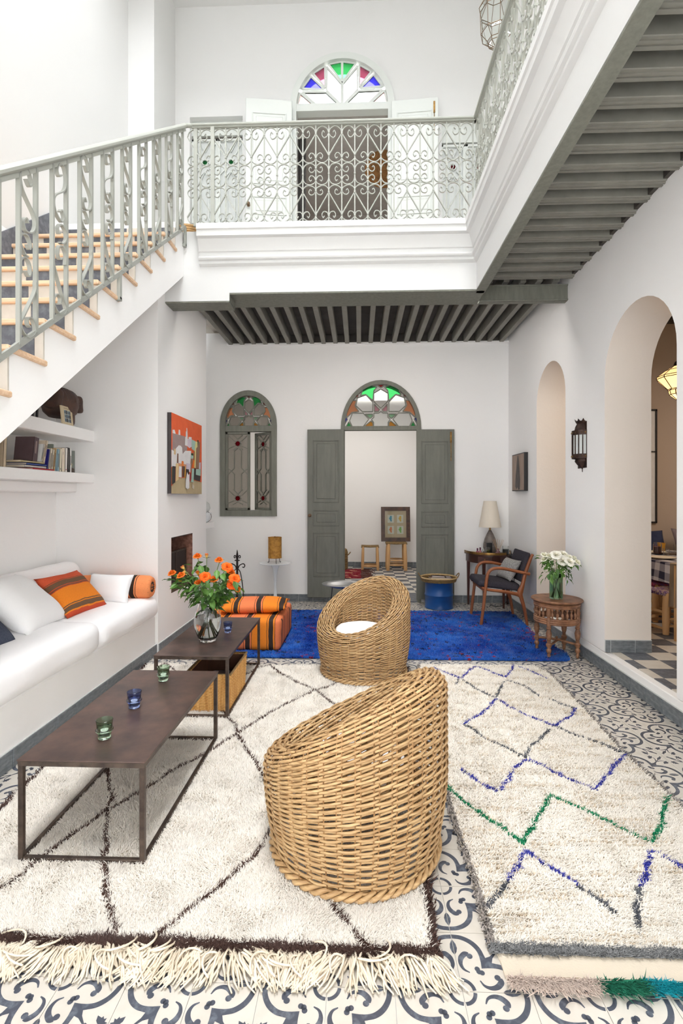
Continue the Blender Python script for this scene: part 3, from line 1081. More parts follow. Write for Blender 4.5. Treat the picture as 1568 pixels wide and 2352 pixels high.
def door_leaf(root, W, H, loc, rot, paint, panels, mx, knob=None, bolt=None):
    lf = part('door_leaf', MB().box(0, W, -0.018, 0.018, 0, H, b=0.003), M[paint], root, loc=loc, rot=rot)
    for z0, z1 in panels:
        mb = MB()
        a, b = mx
        for (x0, x1, q0, q1) in ((a, W - b, z0, z0 + .016), (a, W - b, z1 - .016, z1), (a, a + .016, z0, z1), (W - b - .016, W - b, z0, z1)):
            mb.box(x0, x1, -0.028, -0.016, q0, q1, b=0.004)
        mb.box(a + .05, W - b - .05, -0.023, -0.016, z0 + .05, z1 - .05, b=0.006)
        part('panel', mb, M[paint], lf)
    if knob:
        mb = MB().lathe([(0.024, 0), (0.024, 0.004), (0.010, 0.008), (0.010, 0.022), (0.022, 0.032), (0.024, 0.042), (0.016, 0.054), (0, 0.056)], 16)
        part('knob', mb, M['bronze'], lf, 50, loc=(knob[0], -0.018, knob[1]), rot=(pi / 2, 0, 0), label='round bronze door knob')
    if bolt:
        mb = MB().box(-0.012, 0.012, -0.008, 0, -0.02, 0.13, b=0.002).tube([(0, -0.008, 0.1), (0, -0.008, -0.27)], 0.005, 6)
        part('bolt', mb, M['brass'], lf, loc=(bolt[0], -0.018, bolt[1]), label='brass surface bolt')
    return lf


# door_1: the tall double door under its star fanlight
d1 = struct('door_1')
mb = arch_frame(MB(), DX0, DX1, 0, DZS, 0.66, 0.055, 6.925, 7.02)
mb.box(DX0, DX1, 6.93, 7.01, 2.376, 2.436, b=0.004)
part('frame', mb, M['grey_paint'], d1, 30)
fan(d1, mirror(F1, 722) + [F1c] + F1S, lambda x, y: (0.2915 + (x - 722) / 302 * 0.503, 2.43 + (450 - y) / 353 * 0.587), 6.955, 0.012, 'grey_paint')
PN = [(0.286, 0.893), (0.984, 1.205), (1.306, 2.166)]
door_leaf(d1, 0.505, 2.315, (-0.722, 6.895, 0.07), (0, 0, radians(-1.5)), 'door_paint', PN, (.078, .066), knob=(0.035, 1.13))
door_leaf(d1, 0.515, 2.325, (0.776, 6.90, 0.055), (0, 0, radians(1.0)), 'door_paint', PN, (.066, .078), bolt=(0.468, 2.16))
part('threshold', MB().box(DX0, DX1, 6.93, 7.38, -0.01, 0.012), M['dark_tile'], d1)

# window_1: arched casement with star tracery
w1 = struct('window_1')
mb = arch_frame(MB(), WX0, WX1, WZ0, WZS, 0.48, 0.072, 6.91, 7.02)
mb.box(WX0, WX1, 6.915, 7.02, WZ0, WZ0 + 0.085, b=0.004).box(WX0, WX1, 6.92, 7.01, 2.365, 2.45, b=0.004)
part('frame', mb, M['grey_paint'], w1, 30)
cxw = (WX0 + WX1) / 2
fan(w1, [(n.replace('pane_dot', 'pane_grey').replace('pane_clear', 'pane_grey'), p) for n, p in mirror(F1, 722) + [F1c] + F1S], lambda x, y: (cxw + (x - 722) / 302 * 0.325, 2.445 + (450 - y) / 353 * 0.425), 6.955, 0.012, 'grey_paint')


def star(cx, cz, r, n=8, k=0.72):
    return [(cx + (r if i % 2 == 0 else r * k) * cos(pi * i / n + pi / 8 * 0), cz + (r if i % 2 == 0 else r * k) * sin(pi * i / n)) for i in range(2 * n)]


def casement(root, W, H, loc, rot, paint, glass, starmat, fw=0.034):
    mb = MB()
    for a in ((0, fw, 0, H), (W - fw, W, 0, H), (0, W, 0, fw), (0, W, H - fw, H)):
        mb.box(a[0], a[1], -0.018, 0.018, a[2], a[3], b=0.003)
    lf = part('casement', mb, M[paint], root, loc=loc, rot=rot)
    w2, h2 = (W - 2 * fw) / 2, H - 2 * fw
    f = lambda u, v: (W / 2 + u * w2, fw + v * h2)
    tb = MB()

    def ln(pts):
        for a, b in zip(pts[:-1], pts[1:]):
            p, q = f(*a), f(*b)
            tb.bar((p[0], -0.004, p[1]), (q[0], -0.004, q[1]), 0.010, 0.02 + RND.uniform(0, .003), up=(0, 1, 0))
    for s in (1, -1):
        ln([(0, .82), (s * .36, .775), (s * .36, .54), (s, .455)])
        ln([(s, .54), (s * .36, .46), (s * .36, .235), (0, .18)])
        for zc, sg in ((.875, 1), (.128, -1)):
            ln([(s * 1, zc + .115), (s * .36, zc + .035)])
            ln([(s * 1, zc - .07), (s * .36, zc - .03)])
            ln([(s * .5, zc + .12), (0, zc + .06)])
            ln([(s * .5, zc - .085), (0, zc - .05)])
    for zc in (.875, .128):
        c = f(0, zc)
        ln2 = star(c[0], c[1], 0.047)
        for i in range(16):
            a, b = ln2[i], ln2[(i + 1) % 16]
            tb.bar((a[0], -0.004, a[1]), (b[0], -0.004, b[1]), 0.009, 0.0235 + RND.uniform(0, .002), up=(0, 1, 0))
        part('star_pane', MB().prism(star(c[0], c[1], 0.044), XZ, -0.002, 0.003), M[starmat], lf)
    part('glazing_bars', tb, M[paint], lf)
    part('pane', MB().box(fw * .6, W - fw * .6, 0.004, 0.008, fw * .6, H - fw * .6), M[glass], lf)
    return lf


casement(w1, 0.345, 1.092, (-1.878, 6.95, 1.27), (0, 0, 0), 'grey_paint', 'pane_grey', 'pane_dred')
casement(w1, -0.30 + 0.61, 1.092, (-1.228 - 0.31 * cos(0.55), 6.95 + 0.31 * sin(0.55), 1.27), (0, 0, -0.55), 'grey_paint', 'pane_grey', 'pane_dred')

# door_2: the pale upper door with coloured fanlight
d2 = struct('door_2')
mb = arch_frame(MB(), UX0, UX1, ZG, UZS, 0.71, 0.085, 6.64, 6.78)
mb.box(UX0, UX1, 6.645, 6.77, 6.60, 6.70, b=0.004)
part('frame', mb, M['pale_paint'], d2, 30)
cxu = (UX0 + UX1) / 2
fan(d2, mirror(F2, 437), lambda x, y: (cxu + (x - 437) / 375 * 0.618, 6.69 + (437 - y) / 337 * 0.60), 6.70, 0.022, 'pale_paint')
PU = [(0.3, 1.05), (1.18, 1.42), (1.58, 2.52)]
door_leaf(d2, 0.60, 2.70, (-1.49, 6.50, ZG), (0, 0, radians(7)), 'pale_paint', PU, (.08, .07), knob=(0.035, 1.3))
door_leaf(d2, 0.60, 2.68, (0.42, 6.60, ZG), (0, 0, radians(-4)), 'pale_paint', PU, (.07, .08), bolt=(0.55, 2.5))
wu = struct('window_2')
part('lintel_board', MB().box(U0, U1, 6.78, 6.82, 6.40, 6.60), M['pale_paint'], wu)
casement(wu, 0.36, 2.36, (U0, 6.80, ZG + .03), (0, 0, 0), 'pale_paint', 'frost', 'pane_green')
casement(wu, 0.36, 2.36, (U0 + .36, 6.80, ZG + .03), (0, 0, 0), 'pale_paint', 'frost', 'pane_green')
wv = struct('window_3')
part('lintel_board', MB().box(U2, U3, 6.78, 6.82, 6.22, 6.50), M['pale_paint'], wv)
casement(wv, 0.33, 2.2, (U2, 6.80, ZG + .03), (0, 0, 0), 'pale_paint', 'frost', 'pane_dred')
casement(wv, 0.33, 2.2, (U2 + .33, 6.80, ZG + .03), (0, 0, 0), 'pale_paint', 'frost', 'pane_dred')

# ------------------------------------------------------------------ built-in bench and shelves
mb = MB().box(XL, XB, -1.2, YC0, 0, 0.37, b=0.02)
struct('bench_base', mb, PL)
sh1 = struct('shelf_1', MB().box(XL, -2.46, 1.2, YC0, 1.965, 2.068, b=0.004), PL)
sh2 = struct('shelf_2', MB().box(XL, -2.46, 1.2, YC0, 1.586, 1.668, b=0.004).box(XL, -2.62, 1.2, YC0, 1.50, 1.586, b=0.01), PL)
struct('shelf_3', MB().box(XL, -1.885, 6.0, 6.42, 1.062, 1.13, b=0.004), PL)
# ------------------------------------------------------------------ soft furnishings
from mathutils import noise as mnoise


def softbox(sx, sy, sz, r, n=12, puff=0.03, amp=0.006, fr=9.0, seed=0.0):
    """cushion: rounded box, puffed on top, with a little unevenness"""
    mb = MB()
    idx = {}
    half = np.array([sx, sy, sz]) / 2
    inn = np.maximum(half - r, 0.001)

    def vert(p):
        key = tuple(np.round(p, 5))
        if key in idx:
            return idx[key]
        q = np.asarray(p) * half
        c = np.clip(q, -inn, inn)
        d = q - c
        l = np.linalg.norm(d)
        if l > 1e-9:
            q = c + d / l * r
        u, v = p[0], p[1]
        f = (1 - u * u) * (1 - v * v)
        q[2] += puff * f * (1 if p[2] > 0 else -0.3) * abs(p[2])
        nz = mnoise.noise(Vector(q * fr) + Vector((seed, 0, 0)))
        nn = q / max(np.linalg.norm(q), 1e-6)
        q = q + nn * amp * nz
        idx[key] = len(mb.v)
        mb.v.append(tuple(q))
        return idx[key]
    g = np.sin(np.linspace(-pi / 2, pi / 2, n + 1)) * 0.55 + np.linspace(-1, 1, n + 1) * 0.45
    for a in range(3):
        b, c = (a + 1) % 3, (a + 2) % 3
        for sd in (-1, 1):
            for i in range(n):
                for j in range(n):
                    f = []
                    for du, dv in ((0, 0), (1, 0), (1, 1), (0, 1)):
                        p = [0, 0, 0]
                        p[a], p[b], p[c] = float(sd), g[i + du], g[j + dv]
                        f.append(vert(p))
                    mb.f.append(f if sd > 0 else f[::-1])
                    mb.m.append(0)
    return mb


def pillow(w, h, t, n=16, seed=0.0, amp=0.004):
    mb = MB()
    vs = {}
    for side in (1, -1):
        for i in range(n + 1):
            for j in range(n + 1):
                u, v = 2 * i / n - 1, 2 * j / n - 1
                edge = i in (0, n) or j in (0, n)
                if edge and side < 0:
                    continue
                px = u * (1 - 0.07 * (1 - v * v)) * w / 2
                py = v * (1 - 0.07 * (1 - u * u)) * h / 2
                th = t / 2 * ((1 - u ** 4) * (1 - v ** 4)) ** 0.72
                z = side * th + amp * mnoise.noise(Vector((px * 11 + seed, py * 11, side * 3.0)))
                vs[(side, i, j)] = len(mb.v)
                mb.v.append((px, py, z))
    for side in (1, -1):
        for i in range(n):
            for j in range(n):
                f = []
                for du, dv in ((0, 0), (1, 0), (1, 1), (0, 1)):
                    a, b = i + du, j + dv
                    key = (side, a, b) if (side, a, b) in vs else (1, a, b)
                    f.append(vs[key])
                mb.f.append(f if side > 0 else f[::-1])
                mb.m.append(0)
    return mb


def lean(o, p00, p10, p01):
    """set a pillow (local x right, y up, z out) on two bottom corners and one top corner"""
    a, b, c = Vector(p00), Vector(p10), Vector(p01)
    x = (b - a).normalized()
    z = x.cross(c - a).normalized()
    y = z.cross(x)
    ctr = (b + c) / 2
    m = Matrix((x, y, z)).transposed().to_4x4()
    o.rotation_euler = m.to_euler()
    o.location = ctr
    return o


def rotm(o, x, y, loc):
    x, y = Vector(x).normalized(), Vector(y)
    z = x.cross(y).normalized()
    y = z.cross(x)
    o.rotation_euler = Matrix((x, y, z)).transposed().to_euler()
    o.location = loc
    return o


OR, SAL, BLK, RED, BRN = (240, 138, 44), (238, 132, 84), (62, 50, 44), (206, 84, 56), (116, 88, 66)
M['kilim'] = stripes('striped_orange_kilim', 1, [(0, RED), (.10, (240, 138, 44)), (.125, BRN), (.20, OR), (.215, BRN), (.235, OR), (.56, (196, 74, 52)), (.575, BRN), (.60, RED), (.615, BRN), (.72, (204, 90, 56)), (.735, BRN), (.75, (214, 92, 60))], period=0.42, off=0.5)
M['wool_stripe'] = stripes('orange_black_striped_wool', 0, [(0, SAL), (.16, BLK), (.17, SAL), (.20, BLK), (.30, SAL), (.33, BLK), (.34, OR), (.66, BLK), (.67, OR), (.70, BLK), (.80, OR), (.83, BLK), (.84, SAL)], period=0.44, off=0.12)
M['wool_stripe_y'] = stripes('orange_black_striped_wool_side', 1, [(0, SAL), (.2, BLK), (.22, SAL), (.45, BLK), (.53, SAL), (.75, BLK), (.77, SAL)], period=0.5, off=0.1)
M['bolster'] = stripes('orange_bolster_cloth', 0, [(0, (242, 150, 96)), (.40, BLK), (.42, (242, 150, 96)), (.46, BLK), (.60, (242, 150, 96)), (.65, BLK), (.67, (242, 150, 96))], period=0.30, off=0.06)

for nm, y0, y1, z, pf, sd, lab in (('seat_cushion', 3.50, 4.535, 0.445, 0.02, 1.0, 'white linen seat cushion at the chimney end of the bench'),
                                   ('seat_cushion', 1.6, 3.52, 0.455, 0.035, 5.0, 'long white linen seat cushion at the near end of the bench')):
    mb = softbox(0.97, y1 - y0, 0.185 + pf, 0.085, 18, pf, 0.014, 6.0, sd)
    one(nm, lab, 'cushion', mb, M['linen'], 180, (XL + 0.505, (y0 + y1) / 2, z + 0.012), group='bench seat cushions')
for y0, y1, lab, sd in ((3.22, 4.50, 'white back cushion against the wall at the chimney end of the bench', 2.0), (1.7, 3.25, 'white back cushion against the wall at the near end of the bench', 8.0)):
    mb = softbox(0.24, y1 - y0, 0.36, 0.11, 14, 0.0, 0.016, 6.0, sd)
    one('back_cushion', lab, 'cushion', mb, M['linen'], 180, (-2.615, (y0 + y1) / 2, 0.70), (0, radians(-16), 0), group='bench back cushions')
o = one('pillow', 'orange and red striped kilim pillow standing on the white bench', 'pillow', pillow(0.47, 0.40, 0.15, seed=1), M['kilim'], 180, group='pillows on the bench')
lean(o, (-2.15, 3.54, 0.575), (-2.09, 3.99, 0.575), (-2.40, 3.68, 0.84))
o = one('pillow', 'large plain white pillow leaning left of the orange one', 'pillow', pillow(0.62, 0.50, 0.20, seed=2), M['linen2'], 180, group='pillows on the bench')
lean(o, (-2.07, 2.98, 0.60), (-2.16, 3.54, 0.575), (-2.46, 3.12, 0.90))
o = one('pillow', 'slate blue wool pillow at the bottom left corner of the bench', 'pillow', pillow(0.46, 0.44, 0.14, seed=3), M['navy'], 180, group='pillows on the bench')
lean(o, (-2.10, 2.55, 0.60), (-2.10, 3.02, 0.585), (-2.36, 2.50, 0.86))
o = one('pillow', 'small oblong white pillow in front of the striped bolster', 'pillow', pillow(0.40, 0.25, 0.13, seed=4), M['linen2'], 180, group='pillows on the bench')
lean(o, (-2.33, 4.17, 0.56), (-1.93, 4.13, 0.555), (-2.35, 4.27, 0.80))
pr = [(0.0, 0.0), (0.035, 0.004), (0.055, -0.012), (0.085, -0.002), (0.10, 0.03), (0.104, 0.1), (0.104, 0.5), (0.10, 0.61), (0.085, 0.645), (0.0, 0.65)]
mb = MB().lathe(pr, 24)
mb.v = [(z + 0.004 * sin(9 * atan2(y, x)) * (1 if 0.02 < z < 0.63 else 0.3), x, y) for x, y, z in mb.v]
bo = one('bolster', 'orange striped bolster with gathered ends at the far end of the bench', 'bolster', mb, M['bolster'], 180, (-1.855, 4.40, 0.655), (0, 0, pi), group='pillows on the bench')
mb = MB()
for i in range(14):
    a = 2 * pi * i / 14
    mb.tube([(-0.004, 0.03 * cos(a), 0.03 * sin(a)), (-0.002, 0.055 * cos(a + .1), 0.055 * sin(a + .1)), (0.004, 0.086 * cos(a), 0.086 * sin(a))], 0.005, 4)
mb.lathe([(0.0, -0.006), (0.02, -0.004), (0.022, 0.0)], 10)
part('stitched_end', mb, M['black'], bo)

# pouf and its cushion
pf = thing('pouf', 'low square pouf in orange cloth with black stripes', 'pouf', (-1.11, 5.05, 0.012))
mb = softbox(0.74, 0.80, 0.30, 0.045, 16, 0.012, 0.006, 9.0, 3.0)
mm = []
for f in mb.f:
    c = sum((Vector(mb.v[i]) for i in f), Vector()) / len(f)
    mm.append(1 if abs(c.x) > 0.362 else 0)
mb.m = mm
part('body', mb, [M['wool_stripe'], M['wool_stripe_y']], pf, 180, loc=(0, 0, 0.15))
o = one('pillow', 'orange and black striped cushion lying flat on the pouf', 'pillow', pillow(0.68, 0.40, 0.13, seed=6), M['wool_stripe'], 180, (-1.05, 4.98, 0.378), (radians(2), radians(-1), radians(4)))

# ------------------------------------------------------------------ steel coffee tables


def coffee_table(label, x0, x1, y0, y1):
    W, L, H, s = x1 - x0, y1 - y0, 0.408, 0.020
    t = thing('coffee_table', label, 'table', (x0, y0, 0.012), group='steel coffee tables')
    part('tabletop', MB().box(-0.004, W + 0.004, -0.004, L + 0.004, H - 0.006, H, b=0.002), M['steel'], t, label='dark brown steel top with rust blooms')
    rim = MB().box(0, W, 0, s, H - 0.026, H - 0.006).box(0, W, L - s, L, H - 0.026, H - 0.006).box(0, s, s, L - s, H - 0.026, H - 0.006).box(W - s, W, s, L - s, H - 0.026, H - 0.006)
    part('apron', rim, M['steel_edge'], t)
    lm = MB().box(-s / 2, s / 2, -s / 2, s / 2, 0.0, H - 0.026, b=0.0015).mesh('leg', M['steel_edge'])
    for x in (s / 2, W - s / 2):
        for y in (s / 2, L - s / 2):
            part('leg', lm, None, t, loc=(x, y, 0))
    for y in (s / 2, L - s / 2):
        part('stretcher', MB().box(s, W - s, y - s / 2 + .001, y + s / 2 - .001, 0.001, s, b=0.0015), M['steel_edge'], t)
    for x in (s / 2, W - s / 2):
        part('stretcher', MB().box(x - s / 2 + .001, x + s / 2 - .001, s, L - s, 0.001, s, b=0.0015), M['steel_edge'], t)
    return t


coffee_table('near steel coffee table with three coloured tea-light glasses', -1.355, -0.846, 1.935, 2.955)
coffee_table('far steel coffee table carrying the vase of orange roses', -1.35, -0.857, 3.236, 4.275)


def candle_glass(label, x, y, gm):
    t = thing('candle_glass', label, 'glass', (x, y, 0.4205), (0, 0, RND.uniform(0, 6)), 'tea-light glasses on the coffee tables')
    pr = [(0.0, 0.0), (0.024, 0.0), (0.026, 0.003), (0.028, 0.022), (0.030, 0.030), (0.036, 0.034), (0.0365, 0.040), (0.031, 0.045), (0.032, 0.060), (0.035, 0.079),
          (0.0335, 0.080), (0.030, 0.060), (0.029, 0.046), (0.027, 0.026), (0.024, 0.014), (0.0, 0.014)]
    part('glass', MB().lathe(pr, 28), M[gm], t, 60)
    part('tealight', MB().lathe([(0.0, 0.0145), (0.0185, 0.0145), (0.0185, 0.030), (0.0175, 0.028), (0.0, 0.028)], 20), M['wax'], t, 40)
    part('wick', MB().tube([(0, 0, 0.028), (0.001, 0, 0.036)], 0.0007, 5), M['black'], t)


candle_glass('green tea-light glass nearest the front edge of the coffee table', -1.101, 2.121, 'green_glass')
candle_glass('blue tea-light glass in the middle of the near coffee table', -1.113, 2.432, 'blue_glass')
candle_glass('green tea-light glass at the back edge of the near coffee table', -1.111, 2.794, 'green_glass')
candle_glass('blue tea-light glass beside the rose vase', -1.01, 3.80, 'blue_glass')

# woven storage basket under the far table
t = thing('storage_basket', 'tall-sided woven reed basket under the far coffee table', 'basket', (-1.165, 3.33, 0.014))
W, L, H = 0.29, 0.46, 0.255


def basket_walls(mb, W, L, H, rows, amp, per, r, rb):
    for i in range(rows):
        z = (i + 0.5) * H / rows
        g = 0.012 * (z / H)
        P = []
        corners = [(-g, -g), (W + g, -g), (W + g, L + g), (-g, L + g)]
        k = 0
        for c in range(4):
            a, b = np.array(corners[c]), np.array(corners[(c + 1) % 4])
            d = b - a
            ln = np.linalg.norm(d)
            n = int(ln / per)
            nr = np.array([d[1], -d[0]]) / ln
            for j in range(n):
                q = a + d * ((j + 0.5) / n) + nr * amp * (1 if (k + i) % 2 else -1)
                P.append((q[0], q[1], z))
                k += 1
        mb.tube(P, r, 4, closed=True, rb=rb, ref=(0, 0, 1))


mb = MB()
basket_walls(mb, W, L, H, 26, 0.0025, 0.016, 0.0022, 0.0052)
part('woven_walls', mb, mat('woven_reed', (226, 178, 108), 0.6, c2=(198, 140, 66), ns=16, lo=0.4, hi=0.6, bump=0.2, bs=90, stretch=(4, 4, .3)), t, kind='stuff')
part('lining', MB().box(0.004, W - .004, 0.004, 0.008, 0, H - .01).box(0.004, W - .004, L - .008, L - .004, 0, H - .01).box(0.004, 0.008, 0, L, 0, H - .01).box(W - .008, W - .004, 0, L, 0, H - .01).box(0, W, 0, L, 0, 0.006), flat((96, 62, 42)), t)
rb_ = MB().tube([(-.01, -.01, H), (W + .01, -.01, H), (W + .01, L + .01, H), (-.01, L + .01, H)], 0.008, 6, closed=True)
part('rim', rb_, M['rush'], t, 40)
one('blanket', 'rolled grey blanket inside the reed basket', 'blanket', softbox(0.22, 0.36, 0.14, 0.07, 10, 0.0, 0.01, 12), flat((112, 100, 100)), 180, (-1.02, 3.56, 0.10))

# ------------------------------------------------------------------ woven rattan tub chairs
HA, HB = 0.56, 0.185
RR, RC = 0.068, 0.312


def ch(phi):
    return HA + HB * np.cos(phi)


def r_out(z):
    u = np.clip(z / 0.45, 0, 1)
    return 0.333 + (RC + RR - 0.333) * np.sin(u * pi / 2) + 0.006 * np.sin(u * pi)


NST = 36
SEG = NST * 6
PHI = np.arange(SEG + 1) * 2 * pi / SEG


def strand(mb, R, Z, par, out, mask, thr=0.0038, thz=0.0058, nrm=None, amp=0.0045):
    """one weft cane, passing in front of and behind alternate stakes; only where mask holds"""
    wv = amp * np.sin(NST / 2 * PHI + par * pi) * out
    if nrm is None:
        r, z = R + wv, Z
    else:
        r, z = R + wv * nrm[0], Z + wv * nrm[1]
    # slight hand-made unevenness
    z = z + 0.0012 * np.sin(3 * PHI + Z[0] * 40 + Z[0] * 190) + 0.0008 * np.sin(11 * PHI + Z[0] * 77)
    P = np.stack([r * np.cos(PHI), r * np.sin(PHI), z], 1)
    if mask.all():
        ref = (0, 0, 1) if nrm is None else np.stack([-nrm[1] * np.cos(PHI), -nrm[1] * np.sin(PHI), np.full_like(PHI, nrm[0])], 1)[:-1]
        mb.tube(P[:-1], thr, 5, ref=ref, rb=thz, closed=True)
        return
    m = mask[:-1]
    st = [i for i in range(SEG) if m[i] and not m[i - 1]]
    for s0 in st:
        n = 0
        while n < SEG and m[(s0 + n) % SEG]:
            n += 1
        if n > 6:
            ii = [(s0 + q) % SEG for q in range(n)]
            mb.tube(P[ii], thr, 5, ref=(0, 0, 1), rb=thz)


def make_chair_meshes():
    out, inn, rim, stk = MB(), MB(), MB(), MB()
    d = 0.0140
    full = np.ones(SEG + 1, bool)
    zs = 0.13
    n0 = int((zs - 0.035) / d)
    par = 0
    for i in range(n0 + 1):
        Z = np.full(SEG + 1, 0.035 + i * d)
        strand(out, r_out(Z), Z, np.full(SEG + 1, par), 1, full)
        par += 1
    zs = 0.035 + n0 * d
    top = ch(PHI) - RR
    n1 = int(np.ceil((top.max() - zs) / (d * 1.08)))
    loc = (top - zs) / n1
    sparse = loc < 0.0078
    for i in range(1, n1 + 1):
        Z = zs + (top - zs) * i / n1
        keep = full if i % 2 == 0 else ~sparse
        strand(out, r_out(Z), Z, np.where(sparse, par // 2, par), 1, keep)
        par += 1
    # rolled rim
    NR = 14
    for i in range(NR):
        a = pi * (i + 0.5) / NR
        c_, s_ = cos(a), sin(a)
        R = np.full(SEG + 1, RC + RR * c_)
        Z = ch(PHI) - RR + RR * s_
        strand(rim, R, Z, np.full(SEG + 1, par), 1, full, nrm=(c_, s_))
        par += 1
    # inside wall down to the seat
    zb = 0.285
    n2 = int(np.ceil((top.max() - zb) / d))
    for i in range(0, n2):
        f = i / n2
        Z = top + (zb - top) * f
        R = np.full(SEG + 1, RC - RR) + 0.02 * np.sin(np.full(SEG + 1, f) * pi) - 0.012 * f
        lc = (top - zb) / n2
        thin = lc < 0.0078
        keep = ~thin if i % 2 else lc > 0.0022
        strand(inn, R, Z, np.where(thin, par // 2, par), 1, keep)
        par += 1
    # stakes: pairs of upright canes following the whole profile
    for k in range(NST):
        for dd in (-0.009, 0.009):
            ph = 2 * pi * k / NST + dd / 0.36
            h = float(ch(np.array(ph)))
            prof = [(float(r_out(np.array(z))), z) for z in np.linspace(0.0, h - RR, 12)]
            prof += [(RC + RR * cos(a), h - RR + RR * sin(a)) for a in np.linspace(0.2, pi - 0.2, 8)]
            prof += [(RC - RR + 0.02 * sin(f * pi) - 0.012 * f, h - RR + (zb - h + RR) * f) for f in np.linspace(0.05, 1, 8)]
            stk.tube([(r * cos(ph), r * sin(ph), z) for r, z in prof], 0.0034, 4, caps=False)
    seat = MB()
    for i in range(17):
        r = 0.02 + i * 0.0148
        w2 = 0.003 * np.sin(NST / 2 * PHI + i * pi)
        seat.tube(np.stack([r * np.cos(PHI[:-1:2]), r * np.sin(PHI[:-1:2]), 0.278 + w2[:-1:2]], 1), 0.006, 4, closed=True)
    braid = MB()
    for s in range(3):
        a = np.linspace(0, 2 * pi, 240, endpoint=False)
        q = 17 * a + s * 2 * pi / 3
        rr = 0.341 + 0.013 * np.cos(q)
        braid.tube(np.stack([rr * np.cos(a), rr * np.sin(a), 0.022 + 0.011 * np.sin(q)], 1), 0.0095, 6, closed=True)
    W_ = M['wicker']
    return [('outer_weave', out.mesh('outer_weave', W_, 180)), ('inner_weave', inn.mesh('inner_weave', W_, 180)), ('rolled_rim', rim.mesh('rolled_rim', W_, 180)),
            ('stakes', stk.mesh('stakes', M['wicker_dark'], 180)), ('seat', seat.mesh('seat', W_, 180)), ('braided_foot', braid.mesh('braided_foot', W_, 180))]


chair_me = make_chair_meshes()


def tub_chair(label, loc, rz):
    t = thing('rattan_chair', label, 'chair', loc, (0, 0, rz), 'rattan tub chairs')
    for n, me in chair_me:
        part(n, me, None, t, kind='stuff' if n in ('outer_weave', 'inner_weave', 'stakes') else None)
    return t


def seat_pad(label, loc, rz):
    mb = MB().lathe([(0, 0), (0.18, 0.0), (0.215, 0.012), (0.228, 0.04), (0.215, 0.068), (0.17, 0.084), (0.08, 0.092), (0, 0.093)], 36)
    mb.v = [(x, y, z + 0.006 * mnoise.noise(Vector((x * 9, y * 9, z * 9 + rz)))) for x, y, z in mb.v]
    one('seat_pad', label, 'cushion', mb, M['linen2'], 180, loc, (radians(2), radians(1), rz), group='round chair cushions')


tub_chair('rattan tub chair facing the court, holding a round white cushion in view', (0.03, 4.16, 0.012), radians(52))
seat_pad('round white cushion in the far rattan chair', (0.02, 4.15, 0.30), 0.3)
tub_chair('large rattan tub chair in front, turned away with its back shown', (-0.02, 2.125, 0.012), radians(-28))
seat_pad('round white cushion inside the near rattan chair', (-0.03, 2.13, 0.30), 1.2)
# ------------------------------------------------------------------ rugs
RG = np.random.default_rng(5)
LC = lambda c: np.array(lin(c)[:3])
RLINES = [('b',[(0.48,4.0),(0.62,4.26),(0.71,4.14),(0.8,4.02),(0.87,4.13),(0.97,4.3),(1.02,4.28),(1.09,4.16),(1.17,4.06),(1.26,4.22),(1.33,4.36)]),('b',[(1.36,4.3),(1.42,4.19),(1.49,4.05)]),('d',[(0.74,3.89),(0.78,3.99)]),('d',[(0.81,3.99),(0.83,3.94),(0.88,3.79),(0.97,3.65)]),('d',[(1.12,3.95),(1.04,3.79),(0.98,3.65)]),('d',[(1.15,3.99),(1.19,3.96),(1.25,3.88),(1.28,3.76),(1.3,3.68)]),('d',[(1.36,3.63),(1.41,3.53),(1.47,3.48)]),('b',[(0.97,3.62),(0.89,3.49),(0.81,3.37),(0.73,3.29),(0.65,3.21)]),('b',[(1.0,3.59),(1.02,3.49),(1.09,3.38),(1.16,3.29),(1.22,3.21)]),('b',[(1.47,3.47),(1.36,3.33),(1.29,3.27),(1.23,3.21)]),('d',[(0.66,3.2),(0.71,3.14),(0.74,3.04),(0.8,2.97),(0.86,2.9),(0.91,2.83)]),('d',[(1.18,3.17),(1.09,3.05),(1.0,2.96),(0.95,2.88),(0.92,2.82)]),('d',[(1.22,3.2),(1.26,3.16),(1.31,3.09),(1.41,3.0),(1.44,2.94),(1.48,2.9)]),('b',[(0.54,2.68),(0.58,2.6),(0.62,2.54),(0.67,2.49)]),('b',[(0.69,2.5),(0.75,2.58),(0.82,2.7),(0.91,2.79)]),('b',[(0.91,2.79),(0.97,2.75),(1.01,2.69),(1.06,2.62),(1.12,2.57),(1.15,2.52)]),('b',[(1.16,2.52),(1.25,2.62),(1.36,2.74),(1.49,2.87)]),('g',[(0.43,2.54),(0.47,2.44),(0.58,2.27),(0.68,2.12),(0.77,2.25),(0.92,2.46),(1.02,2.38),(1.15,2.22),(1.22,2.14),(1.34,2.28),(1.48,2.48)]),('b',[(0.55,1.91),(0.68,2.07),(0.73,2.0),(0.81,1.91)]),('d',[(0.81,1.89),(0.85,1.84),(0.88,1.78)]),('d',[(0.55,1.91),(0.51,1.85),(0.44,1.78)]),('d',[(0.93,1.72),(0.96,1.77),(0.98,1.82),(1.04,1.9)]),('b',[(1.04,1.9),(1.1,1.97),(1.18,2.09),(1.21,2.09)]),('b',[(1.22,2.06),(1.26,2.0),(1.33,1.93)])]
